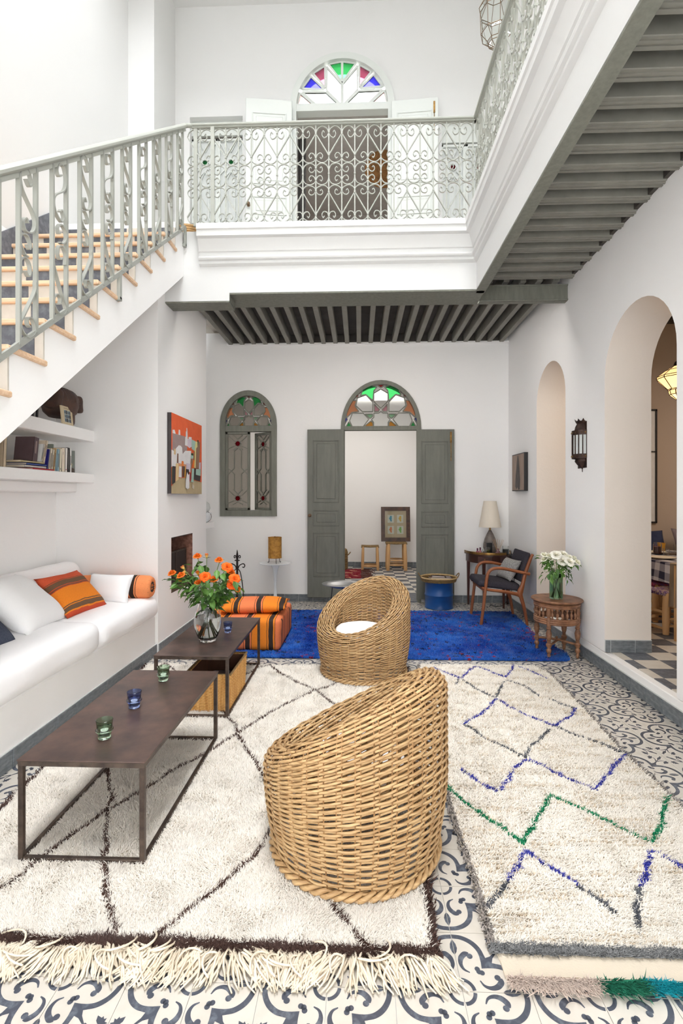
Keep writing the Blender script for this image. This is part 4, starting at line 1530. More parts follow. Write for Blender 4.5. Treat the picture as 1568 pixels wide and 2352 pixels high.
LLINES = [[(-0.77,1.55),(-0.82,1.64),(-0.89,1.74),(-0.97,1.87),(-1.06,2.06),(-1.1,2.13),(-1.16,2.26),(-1.19,2.35),(-1.34,2.61)],[(-1.4,1.77),(-1.33,1.81),(-1.29,1.87),(-1.28,1.93),(-1.24,2.07),(-1.17,2.26),(-1.08,2.4),(-0.98,2.62),(-0.85,2.81),(-0.75,3.03),(-0.72,3.09),(-0.54,3.44),(-0.33,3.73),(-0.23,3.81)],[(-0.77,1.55),(-0.69,1.59),(-0.62,1.69),(-0.53,1.83),(-0.43,1.99),(-0.38,2.16),(-0.3,2.38)],[(-0.1,1.77),(-0.08,1.74),(0.0,1.64),(0.06,1.58)],[(-1.02,3.56),(-0.9,3.31),(-0.8,3.16),(-0.71,2.95),(-0.57,2.71),(-0.5,2.57),(-0.39,2.42)],[(-0.98,3.9),(-0.93,4.02),(-0.85,4.2),(-0.77,4.27),(-0.64,4.06),(-0.51,3.9),(-0.33,3.73),(-0.15,3.43)],[(-1.72,4.02),(-1.69,4.16),(-1.69,4.29),(-1.55,4.12),(-1.33,3.93)],[(-0.23,3.81),(-0.09,3.98),(0.12,4.14)],[(-0.15,3.43),(-0.07,3.24)],[(-1.34,2.61),(-1.37,2.96),(-1.27,3.4),(-1.02,3.56)]]


def seg_dist(P, line):
    best = np.full(len(P), 9.0)
    for a, b in zip(line[:-1], line[1:]):
        a, b = np.array(a), np.array(b)
        d = b - a
        t = np.clip(((P - a) @ d) / max(d @ d, 1e-9), 0, 1)
        best = np.minimum(best, np.linalg.norm(P - (a + t[:, None] * d), axis=1))
    return best


def tufts(name, P, col, h, r, leanv, parent, jitter=0.35, clump=0.55, cs=9.0):
    """one little leaning wool tuft per point; neighbouring tufts lean together in soft clumps"""
    n = len(P)
    ang = RG.uniform(0, 2 * pi, n)
    rr = r * RG.uniform(0.75, 1.25, n)
    hh = h * RG.uniform(0.7, 1.25, n)
    V = np.zeros((n, 4, 3))
    cx_ = np.array([mnoise.noise(Vector((x * cs, y * cs, 1.0))) for x, y in P])
    cy_ = np.array([mnoise.noise(Vector((x * cs, y * cs, 7.0))) for x, y in P])
    lx = leanv[0] + RG.normal(0, jitter, n) + clump * cx_ * 1.6
    ly = leanv[1] + RG.normal(0, jitter, n) + clump * cy_ * 1.6
    for k in range(3):
        a = ang + k * 2 * pi / 3
        V[:, k, 0] = P[:, 0] + rr * np.cos(a)
        V[:, k, 1] = P[:, 1] + rr * np.sin(a)
        V[:, k, 2] = 0.004
    V[:, 3, 0] = P[:, 0] + lx * hh
    V[:, 3, 1] = P[:, 1] + ly * hh
    V[:, 3, 2] = 0.003 + hh
    loops = (np.array([[0, 1, 3], [1, 2, 3], [2, 0, 3]])[None] + np.arange(n)[:, None, None] * 4).ravel()
    me = bpy.data.meshes.new(name)
    me.vertices.add(n * 4)
    me.vertices.foreach_set('co', V.ravel())
    me.loops.add(len(loops))
    me.loops.foreach_set('vertex_index', loops.astype(np.int32))
    me.polygons.add(n * 3)
    me.polygons.foreach_set('loop_start', np.arange(0, n * 9, 3, dtype=np.int32))
    me.polygons.foreach_set('use_smooth', np.ones(n * 3, bool))
    me.update(calc_edges=True)
    at = me.attributes.new('Col', 'FLOAT_COLOR', 'POINT')
    cc = np.ones((n, 4, 4))
    cc[:, :, :3] = col[:, None, :]
    at.data.foreach_set('color', cc.ravel())
    me.materials.append(M['pile'])
    o = part(name, me, None, parent)
    o['kind'] = 'stuff'
    return o


def sample(n_near, x0, x1, y0, y1, left, right, p=1.6):
    """random points, denser towards the front where the tufts can be told apart"""
    yy = RG.uniform(0, 1, n_near) ** p * (y1 - y0) + y0
    xx = RG.uniform(x0, x1, n_near)
    keep = (xx > np.interp(yy, left[0], left[1]) + RG.normal(0, .008, n_near)) & (xx < np.interp(yy, right[0], right[1]) + RG.normal(0, .008, n_near))
    return np.stack([xx[keep], yy[keep]], 1)


def backing(parent, left, right, ys, c, h=0.006):
    mb = MB()
    L = [(float(np.interp(y, *left)), y) for y in ys]
    R = [(float(np.interp(y, *right)), y) for y in ys]
    mb.prism(L[::-1] + R, XY, 0.0, h)
    part('backing', mb, flat(c, 0.95), parent)


def wool(n, c, var=0.05, blotch=None):
    k = LC(c)[None] * (1 + RG.normal(0, var, n))[:, None]
    return np.clip(k, 0, 1)


# left cream rug with brown lattice and fringe
t = thing('cream_rug', 'cream shag rug with thin brown lattice lines and a knotted fringe', 'rug', (0, 0, 0.001))
LFT = ([1.5, 2.4, 3.4, 4.3], [-1.62, -1.68, -1.76, -1.85])
RGT = ([1.5, 1.8, 2.6, 3.4, 4.06, 4.3], [0.235, 0.25, 0.30, 0.345, 0.40, 0.40])
backing(t, LFT, RGT, np.linspace(1.58, 4.27, 12), (222, 208, 188))  # darker than the pile so gaps between tufts look shaded
P = sample(290000, -1.85, 0.42, 1.585, 4.27, LFT, RGT, 1.9)
n = len(P)
col = wool(n, (247, 241, 232), 0.05)
bl = np.array([mnoise.noise(Vector((x * 5, y * 5, 0))) for x, y in P])
col *= (1 - 0.10 * np.clip(bl, 0, 1))[:, None] * np.array([1, 1 - 0.015, 1 - 0.03])
brown = LC((84, 62, 54))
for ln in LLINES:
    dd = seg_dist(P, ln)
    wv = 0.0080 + 0.007 * np.array([mnoise.noise(Vector((x * 26, y * 26, 3))) for x, y in P])
    m = dd < wv
    col[m] = wool(m.sum(), (84, 62, 54), 0.2)
ev = np.interp(P[:, 1], RGT[0], RGT[1]) - P[:, 0]
m = (ev < 0.018) | (P[:, 0] - np.interp(P[:, 1], LFT[0], LFT[1]) < 0.018)
col[m] = wool(m.sum(), (78, 58, 52), 0.25)
m = P[:, 1] < 1.615 + 0.004 * np.sin(P[:, 0] * 9)
col[m] = wool(m.sum(), (78, 58, 52), 0.25)
tufts('pile', P, col, 0.024, 0.0044, (0.1, -0.25), t)
mb = MB()
for i in range(760):
    x = -1.62 + 1.85 * (i + RG.uniform(-.5, .5)) / 760
    L_ = RG.uniform(0.09, 0.15)
    cl = 0.04 * sin(x * 14) + 0.03 * sin(x * 33 + 1)
    a = RG.normal(cl * 7, 0.30)
    up = RG.uniform(0.004, 0.022)
    pts = []
    for q in range(7):
        s_ = q / 6
        pts.append((x + L_ * s_ * sin(a + 1.1 * cl * s_ * 8) + 0.006 * sin(7 * s_ + i), 1.60 - L_ * s_ * cos(a), 0.006 + up * sin(pi * min(1, s_ * 1.15)) * (1 - s_ * .3) + RG.uniform(0, .004)))
    mb.tube(pts, np.array([.0042, .0042, .004, .004, .0038, .0034, .0022]), 4, caps=False)
for i in range(30):                       # loose tangled strands lying over the band
    x = -1.62 + 1.85 * RG.uniform(0, 1)
    a = RG.uniform(-2.6, 2.6)
    L_ = RG.uniform(0.06, 0.12)
    pts = [(x + L_ * s_ * sin(a + 1.6 * s_), 1.56 - L_ * s_ * cos(a + 1.6 * s_) * .8, 0.016 + 0.014 * sin(pi * s_) + .006) for s_ in np.linspace(0, 1, 8)]
    mb.tube(pts, 0.0037, 4, caps=False)
part('fringe', mb, mat('cream_wool_yarn', (226, 216, 199), 0.9, c2=(208, 194, 172), ns=14, bump=0.3, bs=200, spec=0.1), t, 180, kind='stuff')

# right cream rug with blue, green and charcoal zigzags
t = thing('zigzag_rug', 'cream rug with blue, green and charcoal zigzag lines along the right side', 'rug', (0, 0, 0.001))
LFT = ([1.5, 1.62, 1.9, 2.26, 3.2, 4.1, 4.3], [0.45, 0.425, 0.43, 0.417, 0.43, 0.47, 0.50])
RGT = ([1.5, 2.53, 2.92, 3.59, 4.2, 4.37], [1.50, 1.515, 1.502, 1.546, 1.56, 1.50])
backing(t, LFT, RGT, np.linspace(1.53, 4.34, 14), (226, 214, 196))  # shade between the tufts put into a darker backing colour
P = sample(180000, 0.4, 1.6, 1.615, 4.35, LFT, RGT, 1.8)
rowd = 0.024
P[:, 1] += 0.0 * P[:, 1]
ph = np.array([mnoise.noise(Vector((x * 3, y * 3, 9))) for x, y in P]) * 0.010
ph += np.array([mnoise.noise(Vector((x * 14, y * 14, 19))) for x, y in P]) * 0.006
fr_ = ((P[:, 1] + ph) / rowd) % 1.0
kp = (fr_ > 0.30) | (RG.uniform(0, 1, len(P)) < 0.15)
P, fr_ = P[kp], fr_[kp]
n = len(P)
col = wool(n, (247, 241, 232), 0.05)
bl = np.array([mnoise.noise(Vector((x * 3, y * 16, 4))) for x, y in P])
col *= (1 - 0.12 * np.clip(bl, 0, 1))[:, None] * np.array([1, 0.985, 0.965])
m = (fr_ < 0.45) & (bl > 0.12)
col[m] = wool(m.sum(), (220, 204, 182), 0.1)
CM = dict(b=(62, 66, 158), d=(96, 98, 104), g=(32, 132, 90))
for c, ln in RLINES:
    dd = seg_dist(P, ln)
    wv = 0.0085 + 0.008 * np.array([mnoise.noise(Vector((x * 30, y * 30, 5))) for x, y in P])
    m = dd < wv
    col[m] = wool(m.sum(), CM[c], 0.2)
m = (P[:, 0] - np.interp(P[:, 1], LFT[0], LFT[1]) < 0.016) | (np.interp(P[:, 1], RGT[0], RGT[1]) - P[:, 0] < 0.014)
col[m] = wool(m.sum(), (150, 142, 136), 0.35)
m = P[:, 1] < 1.645
col[m] = wool(m.sum(), (128, 128, 128), 0.3)
tufts('pile', P, col, 0.021, 0.0048, (0.05, -0.55), t, 0.35, 0.35, 14)
part('woven_end', MB().box(0.44, 1.52, 1.535, 1.62, 0.003, 0.009), mat('flat_woven_wool', (206, 194, 176), 0.95, bump=0.5, bs=160, spec=0.1), t)
n = 9000
P = np.stack([RG.uniform(0.45, 1.52, n), 1.535 - np.abs(RG.normal(0, 0.014, n))], 1)
col = wool(n, (206, 188, 176), 0.12)
m = (P[:, 0] > 0.715) & (P[:, 0] < 0.85)
col[m] = wool(m.sum(), (36, 104, 80), 0.35)
m = P[:, 0] >= 0.85
col[m] = wool(m.sum(), (24, 138, 150), 0.25)
tufts('fringe', P, col, 0.024, 0.0034, (0.0, -1.2), t, 0.5)

# deep blue rug at the back
t = thing('blue_rug', 'deep blue wool rug flecked with red and black in front of the doors', 'rug', (0, 0, 0.001))
LFT = ([4.4, 6.4], [-1.30, -1.30])
RGT = ([4.4, 4.53, 4.7, 5.4, 5.9, 6.4], [1.75, 1.86, 1.90, 1.84, 1.88, 1.90])
backing(t, LFT, RGT, np.linspace(4.50, 6.36, 8), (20, 44, 110))
P = sample(110000, -1.31, 1.92, 4.49, 6.36, LFT, RGT, 1.3)
n = len(P)
bl = np.array([mnoise.noise(Vector((x * 3.0, y * 3.0, 2))) + 0.6 * mnoise.noise(Vector((x * 11, y * 14, 7))) for x, y in P])
mixv = np.clip(0.5 + bl * 0.9, 0, 1)[:, None]
col = (LC((22, 56, 142)) * (1 - mixv) + LC((42, 98, 184)) * mixv) * (1 + RG.normal(0, .16, n))[:, None]
f2 = np.array([mnoise.noise(Vector((x * 24, y * 30, 1))) + 0.55 * mnoise.noise(Vector((x * 4, y * 4, 21))) for x, y in P])
m = f2 > 0.52
col[m] = wool(m.sum(), (24, 26, 44), 0.2)
f3 = np.array([mnoise.noise(Vector((x * 22, y * 26, 31))) + 0.6 * mnoise.noise(Vector((x * 3, y * 3, 51))) for x, y in P])
m = f3 > 0.58
col[m] = wool(m.sum(), (140, 40, 62), 0.25)
tufts('pile', P, np.clip(col, 0, 1), 0.022, 0.0070, (0.0, -0.3), t)

# small red rug seen through the door
t = thing('red_rug', 'small worn red rug on the checkered floor beyond the door', 'rug', (0, 0, 0.001))
part('backing', MB().box(-1.5, 0.02, 8.9, 10.0, 0, 0.006), flat((110, 30, 40), 0.95), t)
n = 14000
P = np.stack([RG.uniform(-0.75, 0.02, n), RG.uniform(8.9, 10.0, n)], 1)
bl = np.array([mnoise.noise(Vector((x * 9, y * 9, 0))) for x, y in P])
col = wool(n, (136, 32, 46), 0.2)
m = bl > 0.3
col[m] = wool(m.sum(), (206, 150, 120), 0.2)
tufts('pile', P, np.clip(col, 0, 1), 0.014, 0.011, (0, -.2), t)
n = 1200
P = np.stack([0.02 + np.abs(RG.normal(0, 0.09, n)), RG.uniform(8.9, 10.0, n)], 1)
tufts('fringe', P, wool(n, (92, 52, 44), 0.3), 0.02, 0.012, (0.6, 0), t)
# ------------------------------------------------------------------ flowers
def leaf_mesh(name, m, L=1.0, W=0.55):
    mb = MB()
    prof = [0.02, 0.55, 0.95, 1.0, 0.78, 0.4, 0.03]

    def fn(a, b):
        u, v = 2 * a - 1, b
        k = prof[min(6, int(round(v * 6)))]
        return (u * k * W / 2 * L, v * L, (-0.18 * v * v + 0.10 * abs(u) * k + 0.03 * sin(v * 11) * u) * L)
    mb.grid(fn, 5, 7)
    return mb.mesh(name, m, 180)


def rose_mesh(name, rings, inner, outer, seed, cup=1.0):
    rnd = random.Random(seed)
    mb = MB()
    cols = []
    for (n, r0, r1, h0, h1, curl) in rings:
        a0 = rnd.uniform(0, 6.28)
        for k in range(n):
            ac = a0 + 2 * pi * k / n + rnd.uniform(-.15, .15)
            wd = pi / n * 1.35
            js = rnd.uniform(.9, 1.1)

            def fn(a, b):
                u, v = 2 * a - 1, b
                w2 = wd * (0.35 + 0.65 * sin(min(1, v * 1.15 + .1) * pi / 2)) * (1 - 0.25 * max(0, v - .7) / .3)
                r = (r0 * .35 + (r1 * js - r0 * .35) * v ** 0.8) * (1 - 0.06 * u * u)
                z = h0 + (h1 * js - h0) * (v ** 0.7) - curl * max(0, v - .6) ** 2 * 2.0 - 0.08 * u * u * v
                an = ac + u * w2
                return (r * cos(an), r * sin(an), z)
            o = len(mb.v)
            mb.grid(fn, 5, 5)
            for i in range(5):
                for j in range(5):
                    t = (j / 4) ** 1.6
                    e = abs(2 * i / 4 - 1)
                    t = min(1, t * (0.75 + .35 * e)) * rnd.uniform(.85, 1.0)
                    cols.append([inner[q] * (1 - t) + outer[q] * t for q in range(3)] + [1])
    me = mb.mesh(name, M['petal'], 180)
    at = me.attributes.new('Col', 'FLOAT_COLOR', 'POINT')
    at.data.foreach_set('color', np.array(cols, float).ravel())
    return me


R_OPEN = [(4, .05, .20, .05, .52, 0), (5, .10, .34, .02, .54, .1), (6, .15, .52, .0, .50, .5), (7, .2, .74, -.05, .42, .9), (7, .25, .95, -.1, .30, 1.2)]
R_HALF = [(4, .05, .18, .05, .68, 0), (5, .1, .30, .0, .70, 0), (5, .15, .44, -.05, .66, .3), (6, .2, .62, -.1, .58, .8)]
R_BUD = [(3, .05, .14, .05, .80, 0), (4, .1, .26, .0, .80, 0), (4, .16, .36, -.05, .74, .3)]
yel, orr, red_ = lin((250, 170, 48))[:3], lin((226, 84, 20))[:3], lin((206, 40, 28))[:3]
ROSE_ME = {'O': [rose_mesh('bloom', R_OPEN, orr, lin((240, 96, 22))[:3], 1), rose_mesh('bloom', R_OPEN, lin((240, 126, 36))[:3], lin((232, 82, 24))[:3], 2)],
           'o': [rose_mesh('bloom', R_HALF, yel, red_, 3), rose_mesh('bloom', R_HALF, lin((252, 184, 56))[:3], lin((224, 62, 28))[:3], 4)],
           'b': [rose_mesh('bloom', R_BUD, yel, red_, 5), rose_mesh('bloom', R_BUD, lin((240, 206, 110))[:3], lin((214, 66, 48))[:3], 6)]}
LEAF = leaf_mesh('leaf', M['leaf'])
LEAFD = leaf_mesh('leaf', M['leaf2'])
SEPAL = leaf_mesh('sepal', M['leaf'], 1.0, 0.3)


def flower(name, label, cat, group, bloom, foot, neck, me, size, leaves, leaf_len, tilt=None, rnd=None, lean_out=0.02, stem_r=0.0026, zmin=None):
    bl, ft, nk = Vector(bloom), Vector(foot), Vector(neck)
    t = thing(name, label, cat, foot, group=group)
    d = bl - nk
    mid = nk + d * 0.55 + Vector((0, 0, 0.03))
    path = [ft, ft * .5 + nk * .5, nk, mid, bl]
    P = [Vector(p) for p in cr([tuple(p) for p in path], 6)]
    part('stem', MB().tube([tuple(p - ft) for p in P], stem_r, 6), M['stem'], t, 180)
    dirv = (bl - mid).normalized()
    if tilt:
        dirv = (dirv * 0.45 + Vector(tilt)).normalized()
    q = Vector((0, 0, 1)).rotation_difference(dirv).to_euler()
    b = part('bloom', me, None, t, loc=bl - ft, rot=q)
    b.scale = (size,) * 3
    for k in range(4):
        s = part('sepal', SEPAL, None, t, loc=bl - ft)
        e = q.to_matrix() @ Euler((radians(25), 0, k * pi / 2 + .4)).to_matrix()
        s.rotation_euler = e.to_euler()
        s.scale = (size * .7,) * 3
    for k in range(leaves):
        f = rnd.uniform(0.48, 0.93)
        p = P[int(f * (len(P) - 1))]
        a = atan2(p.y - nk.y, p.x - nk.x) + rnd.uniform(-1.5, 1.5)
        L = leaf_len * rnd.uniform(.75, 1.25)
        pos = p - ft + Vector((cos(a), sin(a), 0)) * rnd.uniform(0.0, lean_out) + Vector((0, 0, rnd.uniform(-.02, .02)))
        lf = part('leaf', LEAF if rnd.random() < .62 else LEAFD, None, t, loc=pos, rot=(rnd.uniform(-0.95, 0.45), rnd.uniform(-.5, .5), a - pi / 2))
        lf.scale = (L, L, L)
    return t


ROSES = [(-1.142, 3.494, 1.038, 'o'), (-1.114, 3.604, 1.022, 'b'), (-0.992, 3.507, 1.01, 'o'), (-0.926, 3.47, 0.978, 'O'), (-1.334, 3.533, 0.913, 'o'), (-1.258, 3.557, 0.944, 'b'), (-1.246, 3.471, 0.909, 'o'), (-1.274, 3.634, 0.898, 'b'), (-1.164, 3.576, 0.901, 'b'), (-1.071, 3.433, 0.916, 'O'), (-1.054, 3.65, 0.878, 'b'), (-1.03, 3.517, 0.872, 'o'), (-1.157, 3.554, 0.84, 'o'), (-0.975, 3.598, 0.903, 'b'), (-0.919, 3.534, 0.924, 'o'), (-0.863, 3.425, 0.904, 'O'), (-0.891, 3.473, 0.859, 'O'), (-0.892, 3.557, 0.807, 'o'), (-1.3, 3.602, 0.856, 'b')]
RLAB = ['yellow-orange open rose at the very top left of the bouquet', 'red-edged rosebud at the top centre, before the grey wall', 'red and yellow half-open rose high to the right of centre',
        'big pale orange rose below the high right bloom, by the fire irons', 'red-orange rose furthest left, against the fireplace opening', 'pinkish upright bud over the left cluster',
        'orange rose half hidden under the upright left bud', 'yellow-red bud beside the left cluster, facing up', 'small red-tipped bud left of the central open rose', 'wide-open orange rose in the centre, facing forward',
        'small bright red bud right of the central rose', 'red-orange rose under the small red bud', 'dark red half-open rose low on the left of centre', 'red bud peeping out behind the right leaves',
        'yellow-red rose above the right-hand pair', 'upper of the two big orange roses on the right', 'lower of the two big orange roses on the right, swirled open',
        'red-orange rose lowest on the right side', 'half-hidden orange bud low on the left']
rv = random.Random(11)
VX, VY, VZ = -1.095, 3.57, 0.4205
for i, (x, y, z, k) in enumerate(ROSES):
    a = atan2(y - VY, x - VX) + rv.uniform(-.4, .4)
    foot = (VX - 0.055 * cos(a) + rv.uniform(-.015, .015), VY - 0.055 * sin(a) + rv.uniform(-.015, .015), VZ + 0.035)
    nk = (VX + 0.034 * cos(a), VY + 0.034 * sin(a), VZ + 0.275)
    size = {'O': 0.043, 'o': 0.052, 'b': 0.046}[k]
    tl = {'O': (rv.uniform(-.2, .3), -0.9, 0.45), 'o': (rv.uniform(-.4, .4), -0.3, .5), 'b': None}[k]
    flower('rose', RLAB[i], 'flower', 'orange roses in the glass vase', (x, y, z - size * .25), foot, nk, ROSE_ME[k][i % 2], size, 14, 0.068, tl, rv, 0.07)


def egg_vase(t):
    pr = [(0.0, 0.0), (0.052, 0.0), (0.058, 0.004), (0.072, 0.035), (0.090, 0.085), (0.098, 0.135), (0.094, 0.18), (0.080, 0.225), (0.066, 0.262), (0.066, 0.285),
          (0.063, 0.285), (0.063, 0.262), (0.077, 0.224), (0.091, 0.18), (0.095, 0.135), (0.087, 0.086), (0.069, 0.040), (0.055, 0.022), (0.0, 0.020)]
    part('glass', MB().lathe(pr, 40), M['clear'], t, 70)
    wr = [(0.0, 0.0215), (0.0545, 0.0235), (0.068, 0.041), (0.0862, 0.086), (0.0942, 0.135), (0.0905, 0.178), (0.0, 0.178)]
    part('water', MB().lathe(wr, 40), M['water'], t, 60)


egg_vase(thing('glass_vase', 'clear egg-shaped glass vase of water on the far coffee table', 'vase', (VX, VY, VZ)))

# white roses in a green cylinder
WHITES = [(1.685, 4.649, 0.925), (1.727, 4.641, 0.918), (1.764, 4.568, 0.942), (1.852, 4.651, 0.938), (1.893, 4.631, 0.91), (1.83, 4.596, 0.884), (1.876, 4.564, 0.883), (1.701, 4.664, 0.888), (1.962, 4.617, 0.867), (1.75, 4.646, 0.892), (1.817, 4.665, 0.916), (1.87, 4.646, 0.924), (1.955, 4.671, 0.895)]
WLAB = ['white rose furthest left of the white bouquet', 'white rose second from the left, upper row', 'large white rose at the top left of the white bouquet', 'white rose at the top right of the white bouquet',
        'white rose on the right shoulder of the white bouquet', 'white rose low in the middle of the white bouquet', 'white rose low right of the middle bloom', 'small white rose low on the left side',
        'white rose furthest right, over hanging leaves', 'white rose tucked left of the middle bloom', 'white rose in the upper middle of the white bouquet', 'white rose between the two right-hand top blooms',
        'white rose behind the furthest right bloom']
R_FULL = [(4, .05, .22, .05, .62, 0), (5, .1, .38, .02, .66, .1), (6, .15, .58, -.02, .64, .3), (7, .2, .80, -.08, .56, .6), (7, .25, .98, -.12, .44, 1.0)]
WM = [rose_mesh('bloom', R_FULL, lin((240, 236, 214))[:3], lin((252, 250, 244))[:3], 21), rose_mesh('bloom', R_HALF, lin((232, 230, 196))[:3], lin((252, 250, 242))[:3], 22)]
CVX, CVY, CVZ = 1.80, 4.66, 0.5255
for i, (x, y, z) in enumerate(WHITES):
    a = atan2(y - CVY, x - CVX) + rv.uniform(-.5, .5)
    foot = (CVX - 0.03 * cos(a), CVY - 0.03 * sin(a), CVZ + 0.018)
    nk = (CVX + 0.032 * cos(a), CVY + 0.032 * sin(a), CVZ + 0.24)
    flower('white_rose', WLAB[i], 'flower', 'white roses in the green vase', (x, y, z - .012), foot, nk, WM[0 if i in (2, 3, 5, 6, 10) else 1], 0.052, 6, 0.06, (rv.uniform(-.5, .5), -.5, .6), rv, 0.05)
t = thing('glass_cylinder_vase', 'pale green cylinder vase on the carved round table', 'vase', (CVX, CVY, CVZ))
pr = [(0, 0), (0.056, 0), (0.058, 0.003), (0.058, 0.25), (0.0545, 0.25), (0.0545, 0.014), (0, 0.012)]
part('glass', MB().lathe(pr, 36), M['vase_green'], t, 60)
part('water', MB().lathe([(0, 0.0145), (0.054, 0.0145), (0.054, 0.15), (0, 0.15)], 30), M['water'], t, 60)
t = thing('filler_spray', 'spray of tiny white filler flowers and trailing leaves in the green vase', 'flower', (CVX, CVY, CVZ + 0.02))
mb, ms_ = MB(), MB()
for i in range(150):
    a, e = rv.uniform(0, 6.28), rv.uniform(.1, 1)
    r = 0.13 * sqrt(e)
    c = (r * cos(a), r * sin(a), 0.27 + rv.uniform(-.06, .13))
    mb.lathe([(0, -.006), (.006, 0), (0, .006)], 5, c)
    if i % 2:
        ms_.tube([(c[0] * .25, c[1] * .25, 0.22), c], 0.0008, 3)
part('blossoms', mb, flat((244, 242, 232)), t, kind='stuff')
part('stems', ms_, M['stem'], t, kind='stuff')
for i in range(26):
    a = rv.uniform(0, 6.28)
    if i < 12:
        a = rv.choice([-0.3, -0.6, -2.6, -2.2, -1.2]) + rv.uniform(-.3, .3)
    r = rv.uniform(.05, .12)
    lf = part('leaf', LEAF if i % 2 else LEAFD, None, t, loc=(r * cos(a), r * sin(a), 0.26 - r * .8 + rv.uniform(-.03, .06)), rot=(rv.uniform(-1.5, -.5), rv.uniform(-.3, .3), a - pi / 2))
    lf.scale = (.062,) * 3

# ------------------------------------------------------------------ carved round table
TX, TY = 1.822, 4.705
t = thing('carved_table', 'small round carved wooden table with spindle gallery by the right wall', 'table', (TX, TY, 0.001))
part('tabletop', MB().lathe([(0, .490), (.19, .490), (.205, .497), (.222, .505), (.226, .513), (.222, .520), (.205, .5235), (.195, .5205), (.15, .522), (0, .522)], 48), M['carved'], t, 40)
part('upper_rail', MB().lathe([(.175, .452), (.198, .452), (.203, .462), (.198, .472), (.203, .482), (.198, .490), (.175, .490)], 48, closed=True), M['carved'], t, 40)
part('lower_rail', MB().lathe([(.172, .305), (.196, .305), (.202, .314), (.197, .322), (.203, .332), (.197, .342), (.203, .352), (.196, .360), (.172, .360)], 48, closed=True), M['carved'], t, 40)
sp = [(.006, .36), (.011, .366), (.006, .374), (.013, .392), (.014, .404), (.006, .418), (.009, .424), (.006, .43), (.012, .444), (.006, .452)]
sme = MB().lathe(sp, 10).mesh('spindle', M['carved'], 40)
for i in range(28):
    if i % 7 == 0:
        continue
    a = 2 * pi * i / 28 + pi / 4
    part('spindle', sme, None, t, loc=(.187 * cos(a), .187 * sin(a), 0))
lp = [(0, 0), (.010, .002), (.016, .028), (.012, .045), (.022, .062), (.022, .080), (.013, .094), (.024, .112), (.026, .13), (.014, .146), (.018, .152), (.014, .158), (.022, .19), (.026, .225), (.016, .262), (.023, .272), (.016, .284), (.022, .306), (.022, .36), (.014, .372), (.024, .40), (.018, .43), (.022, .452)]
lme = MB().lathe(lp, 16).mesh('leg', M['carved'], 40)
for i in range(4):
    a = pi / 4 + i * pi / 2 + 0.06
    part('leg', lme, None, t, loc=(.185 * cos(a), .185 * sin(a), 0))
for i in range(2):
    a = pi / 4 + i * pi / 2 + 0.06
    z = .112 + .012 * i
    part('stretcher', MB().tube([(.185 * s * cos(a), .185 * s * sin(a), z + .015 * (1 - abs(s))) for s in np.linspace(-1, 1, 9)], 0.011, 8), M['carved'], t, 60)
part('finial', MB().lathe([(.012, .13), (.018, .142), (.008, .15), (.014, .158), (0, .17)], 12), M['carved'], t, 50)

# ------------------------------------------------------------------ desk corner
DXc, DYc = 1.735, 6.905
t = thing('demilune_desk', 'half-round mahogany side desk with brass gallery in the right corner', 'desk', (DXc, DYc, 0))
half = lambda rx, ry, n=24: [(rx * cos(a), -ry * sin(a)) for a in np.linspace(0, pi, n)]
part('tabletop', MB().prism(half(.305, .40), XY, .688, .70), M['mahogany'], t)
part('brass_gallery', MB().tube([(x, y, .716) for x, y in half(.302, .397)], 0.004, 6, rb=0.018), M['brass'], t, 40, label='pierced brass gallery rail')
part('apron', MB().prism(half(.285, .375), XY, .585, .688), M['mahogany'], t, 30)
dm = MB().box(-.09, .09, -.006, .004, .6, .676, b=.002)
for a, w2 in ((-0.40, .09), (0.55, .09)):
    dr = part('drawer', dm.mesh('drawer', M['mahogany']), None, t, loc=(.285 * sin(a), -.376 * cos(a), 0), rot=(0, 0, a * 1.15))
    part('knob', MB().lathe([(0.004, 0), (.008, .006), (.009, .012), (0, .016)], 10), M['brass'], dr, 60, loc=(0, -.006, .64), rot=(pi / 2, 0, 0))
lg = MB().prism([(-.017, -.017), (.017, -.017), (.017, .017), (-.017, .017)], XY, 0.25, .6)
lg = MB()
for z0, z1, a, b in ((0, .6, .011, .020),):
    lg.add([(-a, -a, z0), (a, -a, z0), (a, a, z0), (-a, a, z0), (-b, -b, z1), (b, -b, z1), (b, b, z1), (-b, b, z1)], [(0, 3, 2, 1), (4, 5, 6, 7), (0, 1, 5, 4), (1, 2, 6, 5), (2, 3, 7, 6), (3, 0, 4, 7)])
lgm = lg.mesh('leg', M['mahogany'])
for x, y in ((-.265, -.06), (-.12, -.32), (.14, -.30), (.262, -.05)):
    part('leg', lgm, None, t, loc=(x, y, 0))
ZD = 0.7005
t = thing('table_lamp', 'table lamp with grey teardrop base and cream tapered shade', 'lamp', (1.735, 6.74, ZD))
part('base', MB().lathe([(0, 0), (.060, 0), (.078, .03), (.090, .085), (.088, .13), (.070, .20), (.044, .26), (.022, .30), (.014, .315), (0, .316)], 36), M['stone'], t, 60)
part('neck', MB().lathe([(.013, .316), (.013, .35), (.008, .352), (.008, .40)], 14), M['brass'], t, 40)
part('lamp_shade', MB().lathe([(.145, .352), (.083, .70), (.080, .70), (.142, .352)], 40, closed=True), M['shade'], t, 40)
t = thing('reed_diffuser', 'pink glass reed diffuser with thin sticks on the desk', 'diffuser', (1.785, 6.545, ZD))
part('bottle', MB().lathe([(0, 0), (.030, 0), (.034, .02), (.026, .05), (.014, .066), (.014, .085), (.010, .085), (.010, .066), (0, .01)], 20), mat('pink_glass', (216, 158, 170), .05, trans=.8), t, 60)
